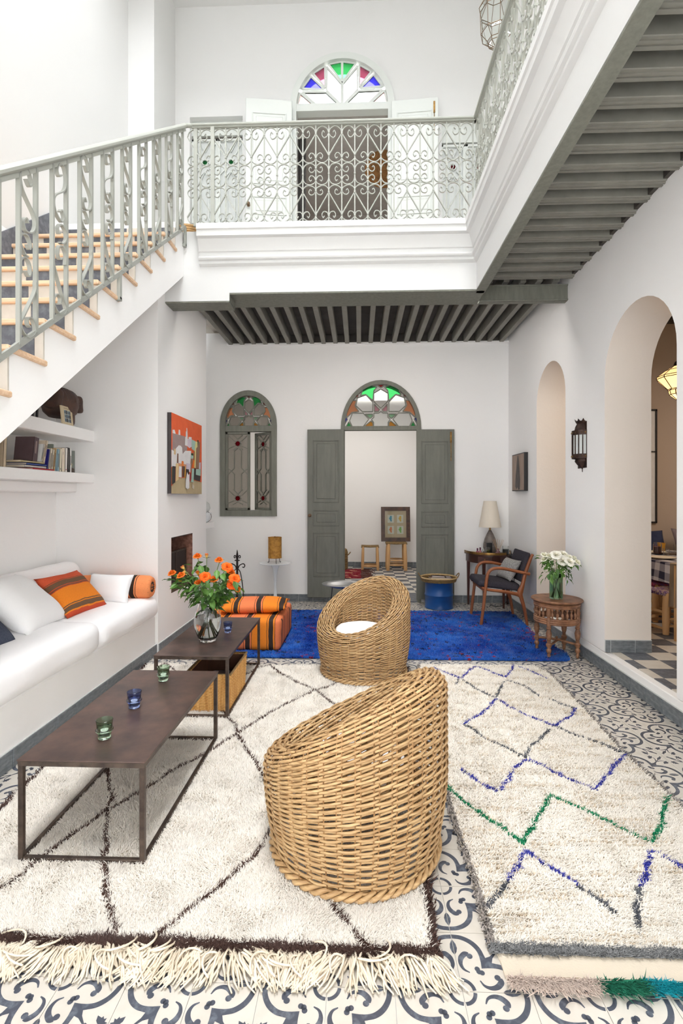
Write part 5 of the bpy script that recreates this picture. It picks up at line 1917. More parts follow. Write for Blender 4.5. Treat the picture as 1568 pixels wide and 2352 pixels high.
for i in range(7):
    a = -1.2 + i * .4
    part('reed', MB().tube([(-.003 * sin(a), 0, .012), (.075 * sin(a), .02 * cos(3 * a), .20 + .01 * (i % 2))], 0.0016, 5), M['poplar'], t)


def jar(label, x, y, r, h, fill, fh, glass='clear', group=None, z=None):
    t = thing('candle_jar', label, 'candle', (x, y, ZD if z is None else z), group=group)
    part('jar', MB().lathe([(0, 0), (r, 0), (r, h), (r - .003, h), (r - .003, .006), (0, .005)], 22), M[glass], t, 60)
    part('wax', MB().lathe([(0, .0065), (r - .0035, .0065), (r - .0035, fh), (0, fh)], 20), flat(fill, .5), t, 60)


jar('white candle in a tall glass jar at the right of the desk', 1.905, 6.61, .042, .115, (226, 232, 226), .075, group='candle jars on the desk')
jar('small candle jar with a dark red band on the desk', 1.625, 6.565, .030, .075, (226, 220, 208), .045, group='candle jars on the desk')
jar('small candle jar of lime wax on the desk', 1.672, 6.60, .029, .10, (206, 212, 122), .06, group='candle jars on the desk')
one('gift_box', 'upright black box on the desk in front of the lamp base', 'box', MB().box(-.036, .036, -.015, .015, 0, .15, b=.002), M['black'], None, (1.70, 6.645, ZD), (0, 0, .1))
for lab, x, h, c in (('perfume bottle with plum cap and dark label', 1.572, .06, (178, 120, 128)), ('small plum-capped perfume bottle by the notebooks', 1.548, .045, (160, 90, 110))):
    t = thing('perfume_bottle', lab, 'bottle', (x, 6.60 if h > .05 else 6.65, ZD), group='perfume bottles on the desk')
    part('bottle', MB().lathe([(0, 0), (.018, 0), (.018, h * .8), (.008, h), (0, h)], 14), flat(c, .2), t, 40)
    part('cap', MB().lathe([(.008, h), (.010, h + .005), (.010, h + .035), (0, h + .036)], 12), flat((92, 24, 62), .3), t, 40)
one('notebook', 'cream notebook lying at the left end of the desk', 'book', MB().box(-.055, .055, -.04, .04, 0, .018, b=.003), M['paper'], None, (1.51, 6.80, ZD), (0, 0, .3))
part('blossom', rose_mesh('blossom', R_BUD, lin((220, 110, 170))[:3], lin((236, 130, 190))[:3], 9), None, thing('pink_flower', 'tiny pink flower lying beside the diffuser', 'flower', (1.742, 6.545, ZD + .006))).scale = (.02,) * 3
one('lamp_cord', 'black cord hanging from the desk to the floor', 'cord', MB().tube(cr([(1.99, 6.66, ZD + .006), (2.022, 6.60, ZD - .03), (2.028, 6.62, .45), (2.005, 6.70, .2), (1.93, 6.74, .03), (1.83, 6.70, .006), (1.74, 6.76, .006), (1.80, 6.84, .006)], 6), 0.004, 5), M['black'], 180)
one('cord_plug', 'black plug block at the right edge of the desk', 'plug', MB().box(-.03, .03, -.015, .015, 0, .025, b=.004), M['black'], None, (1.965, 6.70, ZD))

# bentwood armchair, facing left
t = thing('armchair', 'teak bentwood armchair with charcoal wool seat beside the desk', 'chair', (0, 0, 0.012))
for y in (5.69, 6.21):
    s = 1
    part('arm', MB().tube([(x, y, z) for x, z in cr([(1.365, 0.0), (1.395, .24), (1.425, .50), (1.447, .59), (1.50, .635), (1.60, .64), (1.74, .612), (1.905, .578)], 6)], np.array([.018] * 43), 8, ref=(0, 1, 0), rb=.022), M['teak'], t, 60)
    part('back_leg', MB().tube([(x, y, z) for x, z in cr([(1.878, 0.0), (1.85, .17), (1.815, .30), (1.80, .37), (1.825, .45), (1.862, .60), (1.918, .76), (1.94, .80)], 6)], np.interp(np.linspace(0, 1, 43), [0, .35, .45, .6, 1], [.015, .024, .034, .022, .015]), 8, ref=(0, 1, 0), rb=.018), M['teak'], t, 60)
    part('side_rail', MB().tube([(x, y, z) for x, z in cr([(1.372, .422), (1.45, .398), (1.62, .378), (1.76, .352), (1.815, .335)], 5)], np.interp(np.linspace(0, 1, 21), [0, .7, 1], [.013, .02, .03]), 8, ref=(0, 1, 0), rb=.012), M['teak'], t, 60)
part('front_rail', MB().box(1.385, 1.405, 5.70, 6.20, .385, .42), M['teak'], t)
part('back_rail', MB().box(1.80, 1.82, 5.70, 6.20, .36, .40), M['teak'], t)
mb = softbox(.47, .49, .085, .035, 12, .012, .004, 12, 2)
part('seat', mb, M['charcoal_wool'], t, 180, loc=(1.575, 5.95, .445), rot=(0, radians(6), 0))
mb = softbox(.045, .50, .34, .02, 12, 0, .003, 12, 4)
part('backrest', mb, M['charcoal_wool'], t, 180, loc=(1.86, 5.95, .65), rot=(0, radians(16), 0))
o = one('pillow', 'small grey tweed pillow on the teak armchair', 'pillow', pillow(.33, .27, .11, seed=9), M['grey_tweed'], 180)
lean(o, (1.64, 6.07, .51), (1.72, 5.74, .50), (1.76, 6.12, .73))

# blue drum with basket tray and magazines
t = thing('drum', 'blue metal drum used as a side table left of the desk', 'drum', (1.04, 6.63, 0.001))
pr = [(0, 0), (.176, 0), (.186, .006), (.18, .02), (.18, .16), (.186, .168), (.188, .176), (.186, .184), (.18, .192), (.18, .325), (.187, .335), (.187, .345), (.18, .348), (0, .345)]
part('body', MB().lathe(pr, 44), M['drum'], t, 50)
t = thing('basket_tray', 'round woven palm tray with two loop handles on the blue drum', 'basket', (1.035, 6.62, .35))
mb = MB()
for i in range(4):
    a = np.linspace(0, 2 * pi, 80, endpoint=False)
    r = .220 + i * .0035
    mb.tube(np.stack([r * np.cos(a), r * np.sin(a), .008 + i * .0115 + .0015 * np.sin(20 * a + i * pi)], 1), .0075, 5, closed=True)
part('woven_side', mb, M['rush'], t, 180, kind='stuff')
part('rim', MB().lathe([(.226, .044), (.242, .046), (.246, .056), (.236, .062), (.226, .056)], 40, closed=True), mat('pale_palm', (206, 178, 130), .7, c2=(180, 150, 104), ns=30, bump=.3, bs=90), t, 60)
part('base', MB().lathe([(0, 0), (.214, 0), (.214, .006), (0, .006)], 30), M['rush'], t)
for s in (-1, 1):
    part('handle', MB().tube(cr([(s * .236, -.06, .054), (s * .258, -.04, .090), (s * .264, 0, .105), (s * .258, .04, .090), (s * .236, .06, .054)], 5), .0065, 6), M['rush'], t, 180)
for i, (lab, c, rz, x, y) in enumerate((('magazine with a dark cover lowest in the woven tray', (44, 40, 44), .5, -.03, .02), ('magazine with striped edge in the middle of the tray', (120, 88, 86), .15, .02, -.01), ('magazine with a dark red picture cover topmost in the tray', (74, 40, 44), -.1, 0.03, -.04))):
    t = thing('magazine', lab, 'magazine', (1.035 + x, 6.62 + y, .368 + i * .016), (0, radians(2), rz), 'magazines in the tray')
    part('pages', MB().box(-.13, .13, -.095, .095, 0, .012), M['paper'], t)
    part('cover', MB().box(-.132, .132, -.097, .097, .012, .0145), flat(c, .25), t)
    if i == 2:
        pm = MB()
        for k in range(6):
            pm.box(.06 + k * .01, .065 + k * .01, -.09, .07, .0145, .0149)
        pm.box(-.12, .04, -.07, .02, .0145, .0149)
        part('cover_print', pm, flat((206, 196, 196), .3), t)

# tulip side table with ochre lamp
t = thing('tulip_table', 'white round pedestal side table under the arched window', 'table', (-1.13, 6.66, 0.001))
part('tabletop', MB().lathe([(0, .555), (.13, .556), (.205, .563), (.214, .568), (.214, .572), (0, .572)], 44), M['white_lacquer'], t, 40)
part('pedestal', MB().lathe([(0, 0), (.15, 0), (.15, .006), (.10, .02), (.04, .06), (.022, .14), (.018, .25), (.022, .38), (.035, .48), (.06, .545), (.064, .556), (0, .556)], 30), M['white_lacquer'], t, 50)
t = thing('table_lamp', 'ochre parchment cylinder lamp on three thin black legs', 'lamp', (-1.135, 6.66, .5735))
part('lamp_shade', MB().lathe([(.089, .065), (.089, .345), (.086, .345), (.086, .065)], 36, closed=True), M['gold_shade'], t, 40)
for z in (.068, .342):
    part('hoop', MB().lathe([(.0885, z - .003), (.091, z - .003), (.091, z + .003), (.0885, z + .003)], 36, closed=True), M['gold_shade'], t, 40)
for i in range(3):
    a = -pi / 2 + i * 2 * pi / 3 + .35
    part('leg', MB().tube(cr([(.080 * cos(a), .080 * sin(a), .09), (.082 * cos(a), .082 * sin(a), .035), (.088 * cos(a), .088 * sin(a), .006), (.102 * cos(a), .102 * sin(a), .003)], 5), .0042, 6), M['black'], t, 180)
part('finial', MB().lathe([(.012, .335), (.012, .352), (0, .356)], 10), M['brass'], t)

# fire irons
t = thing('fire_irons', 'black wrought-iron fire tool stand topped by a fleur-de-lis', 'fire tools', (-1.53, 6.2, 0.001))
part('base', MB().box(-.10, .10, -.06, .06, 0, .012, b=.004), M['iron'], t)
part('pole', MB().bar((0, 0, .012), (0, 0, .66), .022), M['iron'], t)
mb = MB()
mb.lathe([(.006, .66), (.018, .70), (.006, .78), (0, .80)], 8).box(-.03, .03, -.012, .012, .655, .668)
for s in (-1, 1):
    mb.tube([(x * s, 0, z) for x, z in cr([(.006, .665), (.012, .70), (.030, .725), (.040, .705), (.032, .692), (.024, .70)], 5)], .006, 6)
part('fleur_de_lis', mb, M['iron'], t, 50)
for s in (-1, 1):
    part('hook', MB().tube([(x * s, 0, z) for x, z in cr([(.01, .56), (.03, .60), (.075, .62), (.095, .60), (.085, .575), (.065, .58)], 5)], .007, 6), M['iron'], t, 180)
    part('poker', MB().tube([(x * s, -.012, z) for x, z in cr([(.012, .56), (.045, .50), (.075, .3), (.09, .03)], 6)], .006, 6), M['iron'], t, 180)

# fire screen inside the chimney opening
t = thing('fire_screen', 'dark iron mesh fire screen standing in the chimney opening', 'screen', (-1.925, 4.90, 0.518))
for y0, y1 in ((0.0, .27), (.275, .575)):
    fr = MB()
    fr.box(-.006, .006, y0, y1, .36, .378).box(-.006, .006, y0, y1, 0, .015).box(-.006, .006, y0, y0 + .014, 0, .37).box(-.006, .006, y1 - .014, y1, 0, .37)
    part('screen_frame', fr, M['steel_edge'], t)
    part('mesh_panel', MB().box(-.002, .002, y0 + .01, y1 - .01, .01, .365), mat('dark_wire_mesh', (58, 50, 46), .6, .4, bump=.8, bs=260), t)

# pewter tray table behind the far chair
t = thing('tray_table', 'low round pewter tray table half hidden behind the far rattan chair', 'table', (-.20, 5.62, 0.012))
part('tray', MB().lathe([(0, .435), (.13, .436), (.16, .452), (.225, .468), (.228, .472), (.222, .474), (.155, .458), (.125, .442), (0, .441)], 48), M['silver'], t, 60)
for i in range(3):
    a = pi + .5 + i * 2 * pi / 3
    part('leg', MB().tube([(.12 * cos(a), .12 * sin(a), .436), (.17 * cos(a), .17 * sin(a), 0)], .006, 6), M['black'], t)

# ------------------------------------------------------------------ pictures and lamps on the walls
PAINT = [('oran',[(0,0.99),(1,0.98),(0.91,0),(0,0.0)]),('sand',[(0,0.09),(0.1,0.15),(0.2,0.2),(0.38,0.21),(0.68,0.19),(0.92,0.18),(0.91,0),(0,0.0)]),('white',[(0.03,0.79),(0.09,0.8),(0.12,0.75),(0.2,0.75),(0.21,0.82),(0.25,0.82),(0.26,0.75),(0.03,0.75)]),('mauve',[(0.03,0.75),(0.41,0.76),(0.41,0.63),(0.48,0.64),(0.47,0.57),(0.33,0.52),(0.16,0.5),(0.02,0.52)]),('white',[(0,0.54),(0.07,0.53),(0.16,0.59),(0.21,0.62),(0.27,0.62),(0.31,0.6),(0.33,0.52),(0.41,0.57),(0.61,0.59),(0.58,0.4),(0.43,0.39),(0.28,0.39),(0.2,0.39),(0.1,0.33),(0,0.33)]),('cream',[(0.07,0.56),(0.12,0.56),(0.12,0.49),(0.07,0.49)]),('white',[(0.43,0.83),(0.48,0.84),(0.49,0.75),(0.48,0.64),(0.4,0.64),(0.41,0.75),(0.43,0.76)]),('white',[(0.45,0.88),(0.47,0.88),(0.48,0.84),(0.45,0.83)]),('lilac',[(0.49,0.74),(0.62,0.75),(0.62,0.65),(0.55,0.62),(0.48,0.64)]),('white',[(0.52,0.77),(0.62,0.78),(0.62,0.75),(0.52,0.74)]),('mint',[(0.62,0.75),(0.76,0.74),(0.76,0.68),(0.73,0.6),(0.62,0.62)]),('yell',[(0.76,0.74),(0.84,0.74),(0.83,0.67),(0.78,0.64),(0.76,0.36),(0.72,0.37),(0.74,0.67)]),('dgreen',[(0.83,0.77),(0.87,0.77),(0.86,0.68),(0.83,0.68)]),('tan',[(0.87,0.75),(0.93,0.75),(0.89,0.36),(0.76,0.36),(0.79,0.65),(0.83,0.67)]),('lilac',[(0.89,0.45),(0.96,0.46),(0.95,0.36),(0.88,0.36)]),('brown',[(0.16,0.51),(0.19,0.51),(0.19,0.39),(0.15,0.39)]),('pink',[(0.2,0.39),(0.43,0.39),(0.43,0.33),(0.29,0.35),(0.2,0.35)]),('amber',[(0.29,0.42),(0.32,0.43),(0.35,0.42),(0.35,0.36),(0.29,0.36)]),('lilac',[(0.44,0.41),(0.58,0.41),(0.57,0.29),(0.43,0.33)]),('tan',[(0.59,0.48),(0.67,0.48),(0.61,0.36),(0.57,0.29),(0.58,0.39)]),('mint',[(0.59,0.53),(0.67,0.53),(0.67,0.49),(0.59,0.48)]),('dgreen',[(0.6,0.56),(0.67,0.56),(0.67,0.53),(0.6,0.53)]),('brown2',[(0.68,0.59),(0.73,0.59),(0.72,0.46),(0.67,0.48)]),('amber',[(0.66,0.47),(0.72,0.47),(0.7,0.36),(0.65,0.36)]),('green',[(0,0.32),(0.01,0.32),(0,0.11),(0,0.1)]),('black',[(0.01,0.34),(0.1,0.34),(0.09,0.14),(0,0.11)]),('cream',[(0.11,0.38),(0.19,0.38),(0.19,0.18),(0.1,0.15)]),('white',[(0.2,0.35),(0.28,0.35),(0.28,0.21),(0.19,0.21)]),('brown',[(0.29,0.36),(0.34,0.36),(0.34,0.22),(0.28,0.21)]),('black',[(0.34,0.36),(0.38,0.36),(0.36,0.22),(0.34,0.22)]),('yell2',[(0.38,0.35),(0.41,0.35),(0.4,0.21),(0.37,0.21)]),('black',[(0.42,0.33),(0.51,0.33),(0.52,0.25),(0.46,0.28),(0.41,0.18)]),('red',[(0.54,0.28),(0.58,0.28),(0.57,0.17),(0.53,0.17)]),('mint',[(0.61,0.35),(0.69,0.35),(0.67,0.16),(0.59,0.16)]),('black',[(0.7,0.36),(0.75,0.36),(0.75,0.27),(0.93,0.26),(0.91,0.18),(0.68,0.2)]),('mint',[(0.76,0.35),(0.94,0.36),(0.93,0.26),(0.75,0.27)]),('white',[(0.45,0.29),(0.49,0.25),(0.53,0.27),(0.52,0.08),(0.47,0.06),(0.4,0.08),(0.41,0.19)]),('white2',[(0.63,0.14),(0.69,0.11),(0.68,0.06),(0.62,0.08)])]
PC = dict(oran=(228, 96, 44), sand=(186, 168, 132), white=(222, 220, 220), mauve=(156, 136, 134), cream=(220, 190, 140), lilac=(206, 192, 204), mint=(158, 190, 178), yell=(214, 206, 140), dgreen=(34, 66, 36),
          tan=(146, 112, 88), brown=(110, 62, 34), pink=(206, 148, 110), amber=(224, 122, 40), brown2=(164, 112, 70), green=(74, 132, 82), black=(50, 44, 46), yell2=(216, 164, 62), red=(150, 32, 54), white2=(204, 194, 176))
t = thing('painting', 'large canvas of an orange sky over a crowded pale town, on the chimney', 'painting', (XC + .0015, 4.77, 1.49))
PW, PH = .925, .785
part('stretcher_edge', MB().box(0, .040, 0, PW, 0, PH), flat((60, 54, 54)), t)
for k, (n, p) in enumerate(PAINT):
    z = .0402 + k * .00025
    q = [(a * PW, b * PH) for a, b in ([(0, 1), (1, 1), (1, 0), (0, 0)] if k == 0 else p)]
    if k == 1:
        q = [(0, .07), (.1 * PW, .15 * PH), (.2 * PW, .2 * PH), (.38 * PW, .21 * PH), (.68 * PW, .19 * PH), (PW, .17 * PH), (PW, 0), (0, 0)]
    part('paint_patch', MB().prism(q, YZ, z, z + .0006), flat(PC[n], .55), t)

t = thing('wall_art', 'small dark-edged canvas of a black robed figure on the right wall', 'painting', (XR - .0015, 6.15, 1.53))
part('stretcher_edge', MB().box(-.045, 0, 0, .48, 0, .47), M['black'], t)
part('canvas', MB().box(-.0465, -.045, .012, .468, .012, .458), mat('taupe_paint', (162, 142, 128), .8, c2=(142, 122, 110), ns=9, stretch=(1, 1, .3)), t)
fg = [(.16, .02), (.15, .14), (.175, .28), (.20, .38), (.225, .445), (.25, .45), (.275, .38), (.295, .30), (.33, .16), (.34, .06), (.30, .02), (.26, .05), (.22, .015)]
part('paint_patch', MB().prism(fg, YZ, -.0475, -.0466), mat('charcoal_paint', (72, 68, 66), .8, c2=(98, 92, 88), ns=14, stretch=(1, 3, .6)), t)

# pierced wall sconce
t = thing('wall_sconce', 'pierced copper lantern sconce with ribbed glass between the two arches', 'lamp', (XR, 4.665, 1.702))


def halfdrum(prof, n=9):
    mb = MB()
    mb.grid(lambda a, b: (-prof[int(round(b * (len(prof) - 1)))][0] * sin(a * pi), -prof[int(round(b * (len(prof) - 1)))][0] * cos(a * pi), prof[int(round(b * (len(prof) - 1)))][1]), n, len(prof))
    return mb


def halfring(r, z0, z1, th=.006):
    return halfdrum([(r - th, z0), (r, z0), (r, z1), (r - th, z1)])


part('glass_panel', halfdrum([(.083, .145), (.083, .32)], 9), M['frost'], t)
for i in range(9):
    a = i * pi / 8
    part('rib', MB().bar((-.087 * sin(a), -.087 * cos(a), .14), (-.087 * sin(a), -.087 * cos(a), .325), .007), M['sconce'], t)
for z in (.105, .32):
    part('pierced_band', halfring(.092, z, z + .042), M['sconce'], t, label='pierced copper band')
    for i in range(10):
        a = (i + .5) * pi / 10
        part('stud', MB().lathe([(.007, 0), (.005, .003), (0, .004)], 6), M['brass'], t, loc=(-.0925 * sin(a), -.0925 * cos(a), z + .021), rot=(0, -pi / 2, -(pi / 2 - a)))
part('lower_cone', halfdrum([(.003, 0), (.010, .02), (.045, .05), (.066, .08), (.062, .105)], 7), M['sconce'], t, 40)
part('tip', MB().lathe([(0, -.02), (.006, -.008), (.004, .004), (0, .006)], 8), M['sconce'], t)
part('crown', halfdrum([(.07, .362), (.062, .40), (.048, .425), (.062, .448)], 7), M['sconce'], t, 40)
for i in range(5):
    a = (i + .5) * pi / 5
    part('crown_point', MB().add([(-.058 * sin(a - .25), -.058 * cos(a - .25), .444), (-.058 * sin(a + .25), -.058 * cos(a + .25), .444), (-.072 * sin(a), -.072 * cos(a), .47), (-.05 * sin(a), -.05 * cos(a), .445)], [(0, 1, 2), (1, 3, 2), (3, 0, 2)]), M['sconce'], t)
part('back_plate', MB().box(-.004, -.001, -.09, .09, .02, .44), M['sconce'], t)


def lantern(t, rings, n, strip_m, pane_m, r_bar, tip=None):
    """faceted leaded lantern: panes between rings of n corners, leading along every edge"""
    for (r0, z0, o0), (r1, z1, o1) in zip(rings[:-1], rings[1:]):
        for i in range(n):
            a, b = 2 * pi * (i + o0) / n, 2 * pi * (i + 1 + o0) / n
            c, d = 2 * pi * (i + o1) / n, 2 * pi * (i + 1 + o1) / n
            q = [(r0 * cos(a), r0 * sin(a), z0), (r0 * cos(b), r0 * sin(b), z0), (r1 * cos(d), r1 * sin(d), z1), (r1 * cos(c), r1 * sin(c), z1)]
            if r1 < 1e-3:
                q = q[:3]
            if r0 < 1e-3:
                q = [q[0], q[2], q[3]]
            part('pane', MB().add(q, [tuple(range(len(q)))]), pane_m, t)
    lb = MB()
    for k, (r, z, o) in enumerate(rings):
        for i in range(n):
            a, b = 2 * pi * (i + o) / n, 2 * pi * (i + 1 + o) / n
            p = (r * cos(a), r * sin(a), z)
            if r > 1e-3:
                lb.bar(p, (r * cos(b), r * sin(b), z), r_bar)
            if k + 1 < len(rings):
                r2, z2, o2 = rings[k + 1]
                a2 = 2 * pi * (i + o2) / n
                lb.bar(p, (r2 * cos(a2), r2 * sin(a2), z2), r_bar)
    part('leading', lb, strip_m, t)


t = thing('hanging_lantern', 'faceted clear glass lantern with thin bronze leading over the upper gallery', 'lamp', (1.345, 5.0, 5.895))
M['lantern_glass'] = M['thin_glass']
lantern(t, [(.0, .0, 0), (.075, .045, 0), (.085, .07, 0), (.148, .14, 0), (.155, .36, 0), (.165, .40, 0), (.10, .52, 0), (.06, .56, 0)], 8, M['bronze'], M['lantern_glass'], .0045)
part('chain', MB().tube([(0, 0, .56), (0, 0, 2.19)], .006, 6), M['bronze'], t)
part('canopy', MB().lathe([(.062, .55), (.03, .585), (0, .59)], 12), M['bronze'], t)
# ------------------------------------------------------------------ books and things on the niche shelves
SH = 1.6685


def book(label, y, th, dep, h, cov, x=-2.485, tilt=0.0, rz=0.0, z=SH, flat_=False, name='book', group='books on the lower shelf', spine=None, title=None):
    """standing book: spine towards +X, thickness along Y"""
    t = thing(name, label, 'book', (x, y, z), (tilt, 0, rz), group)
    m = flat(cov, .6)
    c = .003
    if flat_:
        mb = MB().box(-dep, 0, -h / 2, h / 2, 0, c).box(-dep, 0, -h / 2, h / 2, th - c, th).box(-c, 0, -h / 2, h / 2, 0, th)
        part('cover', mb, m, t)
        part('pages', MB().box(-dep + .002, -c, -h / 2 + .003, h / 2 - .003, c, th - c), M['paper'], t)
    else:
        mb = MB().box(-dep, 0, 0, c, 0, h).box(-dep, 0, th - c, th, 0, h).box(-c, 0, 0, th, 0, h)
        part('cover', mb, m, t)
        part('pages', MB().box(-dep + .003, -c, c, th - c, .004, h - .004), M['paper'], t)
        if title:
            part('spine_title', MB().box(0, .0006, th * .35, th * .65, h * title[0], h * title[1]), flat(spine or (90, 84, 80), .6), t)
    return t


book('flat red paperback at the bottom of the book pile', 3.83, .012, .15, .26, (206, 62, 72), flat_=True, x=-2.47)
book('flat grey-white book second from the bottom of the pile', 3.745, .018, .16, .26, (214, 206, 200), flat_=True, z=SH + .0125, x=-2.48)
book('flat blue-edged book third in the pile', 3.76, .016, .15, .24, (72, 92, 160), flat_=True, z=SH + .031, x=-2.48)
book('floppy olive and cream magazine on top of the pile', 3.70, .014, .16, .27, (196, 182, 142), flat_=True, z=SH + .0475, x=-2.47)
book('thick dark brown hardback standing on the book pile', 3.735, .055, .15, .195, (92, 74, 78), z=SH + .062, tilt=radians(-8), x=-2.50, spine=(150, 130, 126), title=(.35, .85))
book('slim white book leaning against the brown hardback', 3.815, .014, .12, .15, (232, 230, 226), z=SH + .062, tilt=radians(-14), title=(.2, .8))
book('tall cream book behind the slim white one', 3.84, .022, .13, .19, (222, 206, 184), z=SH + .055, tilt=radians(-14), title=(.3, .8))
book('thin navy blue book with only its spine showing', 3.885, .014, .12, .175, (44, 40, 130), tilt=radians(-10))
book('cream paperback right of the navy book', 3.91, .024, .12, .185, (226, 216, 198), tilt=radians(-10), title=(.15, .8))
book('second cream paperback, slightly greyer, in the leaning run', 3.942, .022, .12, .18, (216, 206, 190), tilt=radians(-9), title=(.2, .75))
book('tan spined book among the leaning paperbacks', 3.975, .018, .12, .19, (204, 170, 124), tilt=radians(-8), title=(.2, .8))
book('tall grey-green book standing behind the tan one', 4.0, .016, .15, .225, (132, 140, 130), tilt=radians(-5), x=-2.52)
book('pale blue paperback in the middle of the row', 4.028, .020, .12, .185, (158, 190, 204), tilt=radians(-3), title=(.2, .8))
book('ivory paperback right of the pale blue one', 4.056, .024, .12, .19, (232, 222, 200), tilt=radians(-3), title=(.08, .16))
book('wide ivory book with a round stamp on its spine', 4.086, .045, .12, .20, (230, 216, 196), title=(.72, .84), spine=(200, 186, 170))
book('white book with small red mark at its foot', 4.135, .030, .13, .205, (236, 230, 224), tilt=radians(-2), spine=(196, 60, 70), title=(.08, .13))
book('black book next to the white pair', 4.172, .028, .13, .21, (52, 46, 46), title=(.15, .9), spine=(110, 104, 100))
book('white book right of the black one', 4.206, .024, .13, .205, (236, 234, 230), title=(.3, .7))
t = book('picture book showing a seated figure in a pale blouse on its cover', 4.262, .014, .14, .19, (112, 118, 112), x=-2.475, rz=radians(38), title=None)
cm = MB()
XZn = lambda u, v, q: (u, q, v)
cm.prism([(-.122, .02), (-.03, .02), (-.02, .07), (-.035, .12), (-.06, .145), (-.10, .13), (-.125, .09)], XZn, -.0006, -.0001)
part('cover_print', cm, flat((222, 206, 164)), t)
cm = MB().prism([(-.122, .135), (-.10, .135), (-.095, .175), (-.115, .182), (-.125, .165)], XZn, -.0006, -.0001)
part('cover_print', cm, flat((142, 84, 58)), t)
cm = MB().prism([(-.126, .003), (-.004, .003), (-.004, .035), (-.05, .05), (-.09, .02), (-.126, .025)], XZn, -.0009, -.0006)
part('cover_print', cm, flat((76, 62, 54)), t)
book('big cream hardback leaning at the near end of the shelf', 3.385, .030, .22, .30, (196, 178, 152), tilt=radians(-3), title=(.9, .94), spine=(60, 56, 54), x=-2.475)
book('white spined book at the near end of the shelf', 3.335, .022, .20, .24, (230, 226, 216), tilt=radians(-5), title=(.3, .7))
book('orange-red book furthest to the left on the shelf', 3.30, .018, .16, .18, (226, 98, 70), tilt=radians(-5))

SU = 2.0685
t = thing('wooden_helmet', 'round carved dark wooden headpiece with side flaps on the upper shelf', 'carving', (-2.60, 4.25, SU))
mb = MB()
mb.lathe([(.0, .10), (.085, .08), (.125, .12), (.142, .18), (.138, .25), (.11, .30), (.06, .325), (0, .33)], 28, sy=1.15)
part('dome', mb, M['mask_wood'], t, 180)
for s in (-1, 1):
    mb = softbox(.16, .07, .16, .03, 8, 0, .012, 14, s)
    part('side_flap', mb, M['mask_wood'], t, 180, loc=(.03, s * .145, .215), rot=(s * .25, 0, .1 * s))
for a in (-.6, 0.0, .6):
    part('ridge', MB().tube([(.138 * cos(a) * cos(e), .158 * sin(a), .19 + .138 * sin(e)) for e in np.linspace(.1, 1.5, 8)], .014, 6), M['mask_wood'], t, 60)
part('front_tip', softbox(.10, .10, .16, .045, 8, 0, .004), M['mask_wood'], t, 180, loc=(.055, .03, .08))
t = thing('photo_card', 'small beige book cover with a grid of little portraits, in front of the carving', 'book', (-2.468, 4.075, SU), (0, radians(-6), 0))
part('cover', MB().box(-.012, 0, 0, .155, 0, .155), flat((206, 190, 158)), t)
for i in range(4):
    for j in range(3):
        c = [(120, 150, 170), (70, 76, 84), (150, 170, 180), (100, 120, 134)][(i + 2 * j) % 4]
        part('cover_print', MB().box(.0001, .0006, .036 + i * .023, .057 + i * .023, .022 + j * .034, .053 + j * .034), flat(c), t)
        part('cover_print', MB().box(.0006, .001, .042 + i * .023, .051 + i * .023, .024 + j * .034, .046 + j * .034), flat((44, 44, 48)), t)
part('cover_print', MB().box(.0001, .0006, .035, .115, .135, .139), flat((120, 108, 90)), t)
for lab, y, w2, h2, c in (('dark framed picture leaning on the upper shelf, near the stair', 3.74, .02, .16, (70, 76, 74)), ('white mounted picture frame leaning on the upper shelf', 3.79, .02, .19, (228, 226, 222))):
    t = thing('picture_frame', lab, 'picture', (-2.50, y, SU), (radians(-4), 0, 0), 'frames on the upper shelf')
    fr = MB().box(-.16, 0, 0, .014, 0, .012).box(-.16, 0, 0, .014, h2 - .012, h2).box(-.16, -.148, 0, .014, 0, h2).box(-.012, 0, 0, .014, 0, h2)
    part('frame', fr, M['black'], t)
    part('picture', MB().box(-.15, -.010, .004, .010, .010, h2 - .010), flat(c, .3), t)

t = thing('wire_globe', 'white round ornament with a thin dark wire stand on the corner shelf', 'ornament', (-1.965, 6.28, 1.1305))
part('bowl', MB().lathe([(0, .0), (.035, .0), (.04, .01), (.075, .06), (.085, .115), (.087, .125), (.082, .126), (0, .12)], 24), M['white_lacquer'], t, 60)
part('globe', MB().lathe([(0, .12), (.05, .14), (.07, .18), (.06, .235), (.03, .265), (0, .27)], 20), M['frost'], t, 180)
part('wire', MB().tube([(.0, 0.0, .11)] + [(.11 * cos(a) * .2, .095 * sin(a) * 0 - .0, .07 + .0) for a in ()] + [(.095 * cos(a), -.03, .075 + .075 * sin(a)) for a in np.linspace(-1.6, 1.3, 12)], .003, 5), M['black'], t, 180)

# ------------------------------------------------------------------ room behind the double door


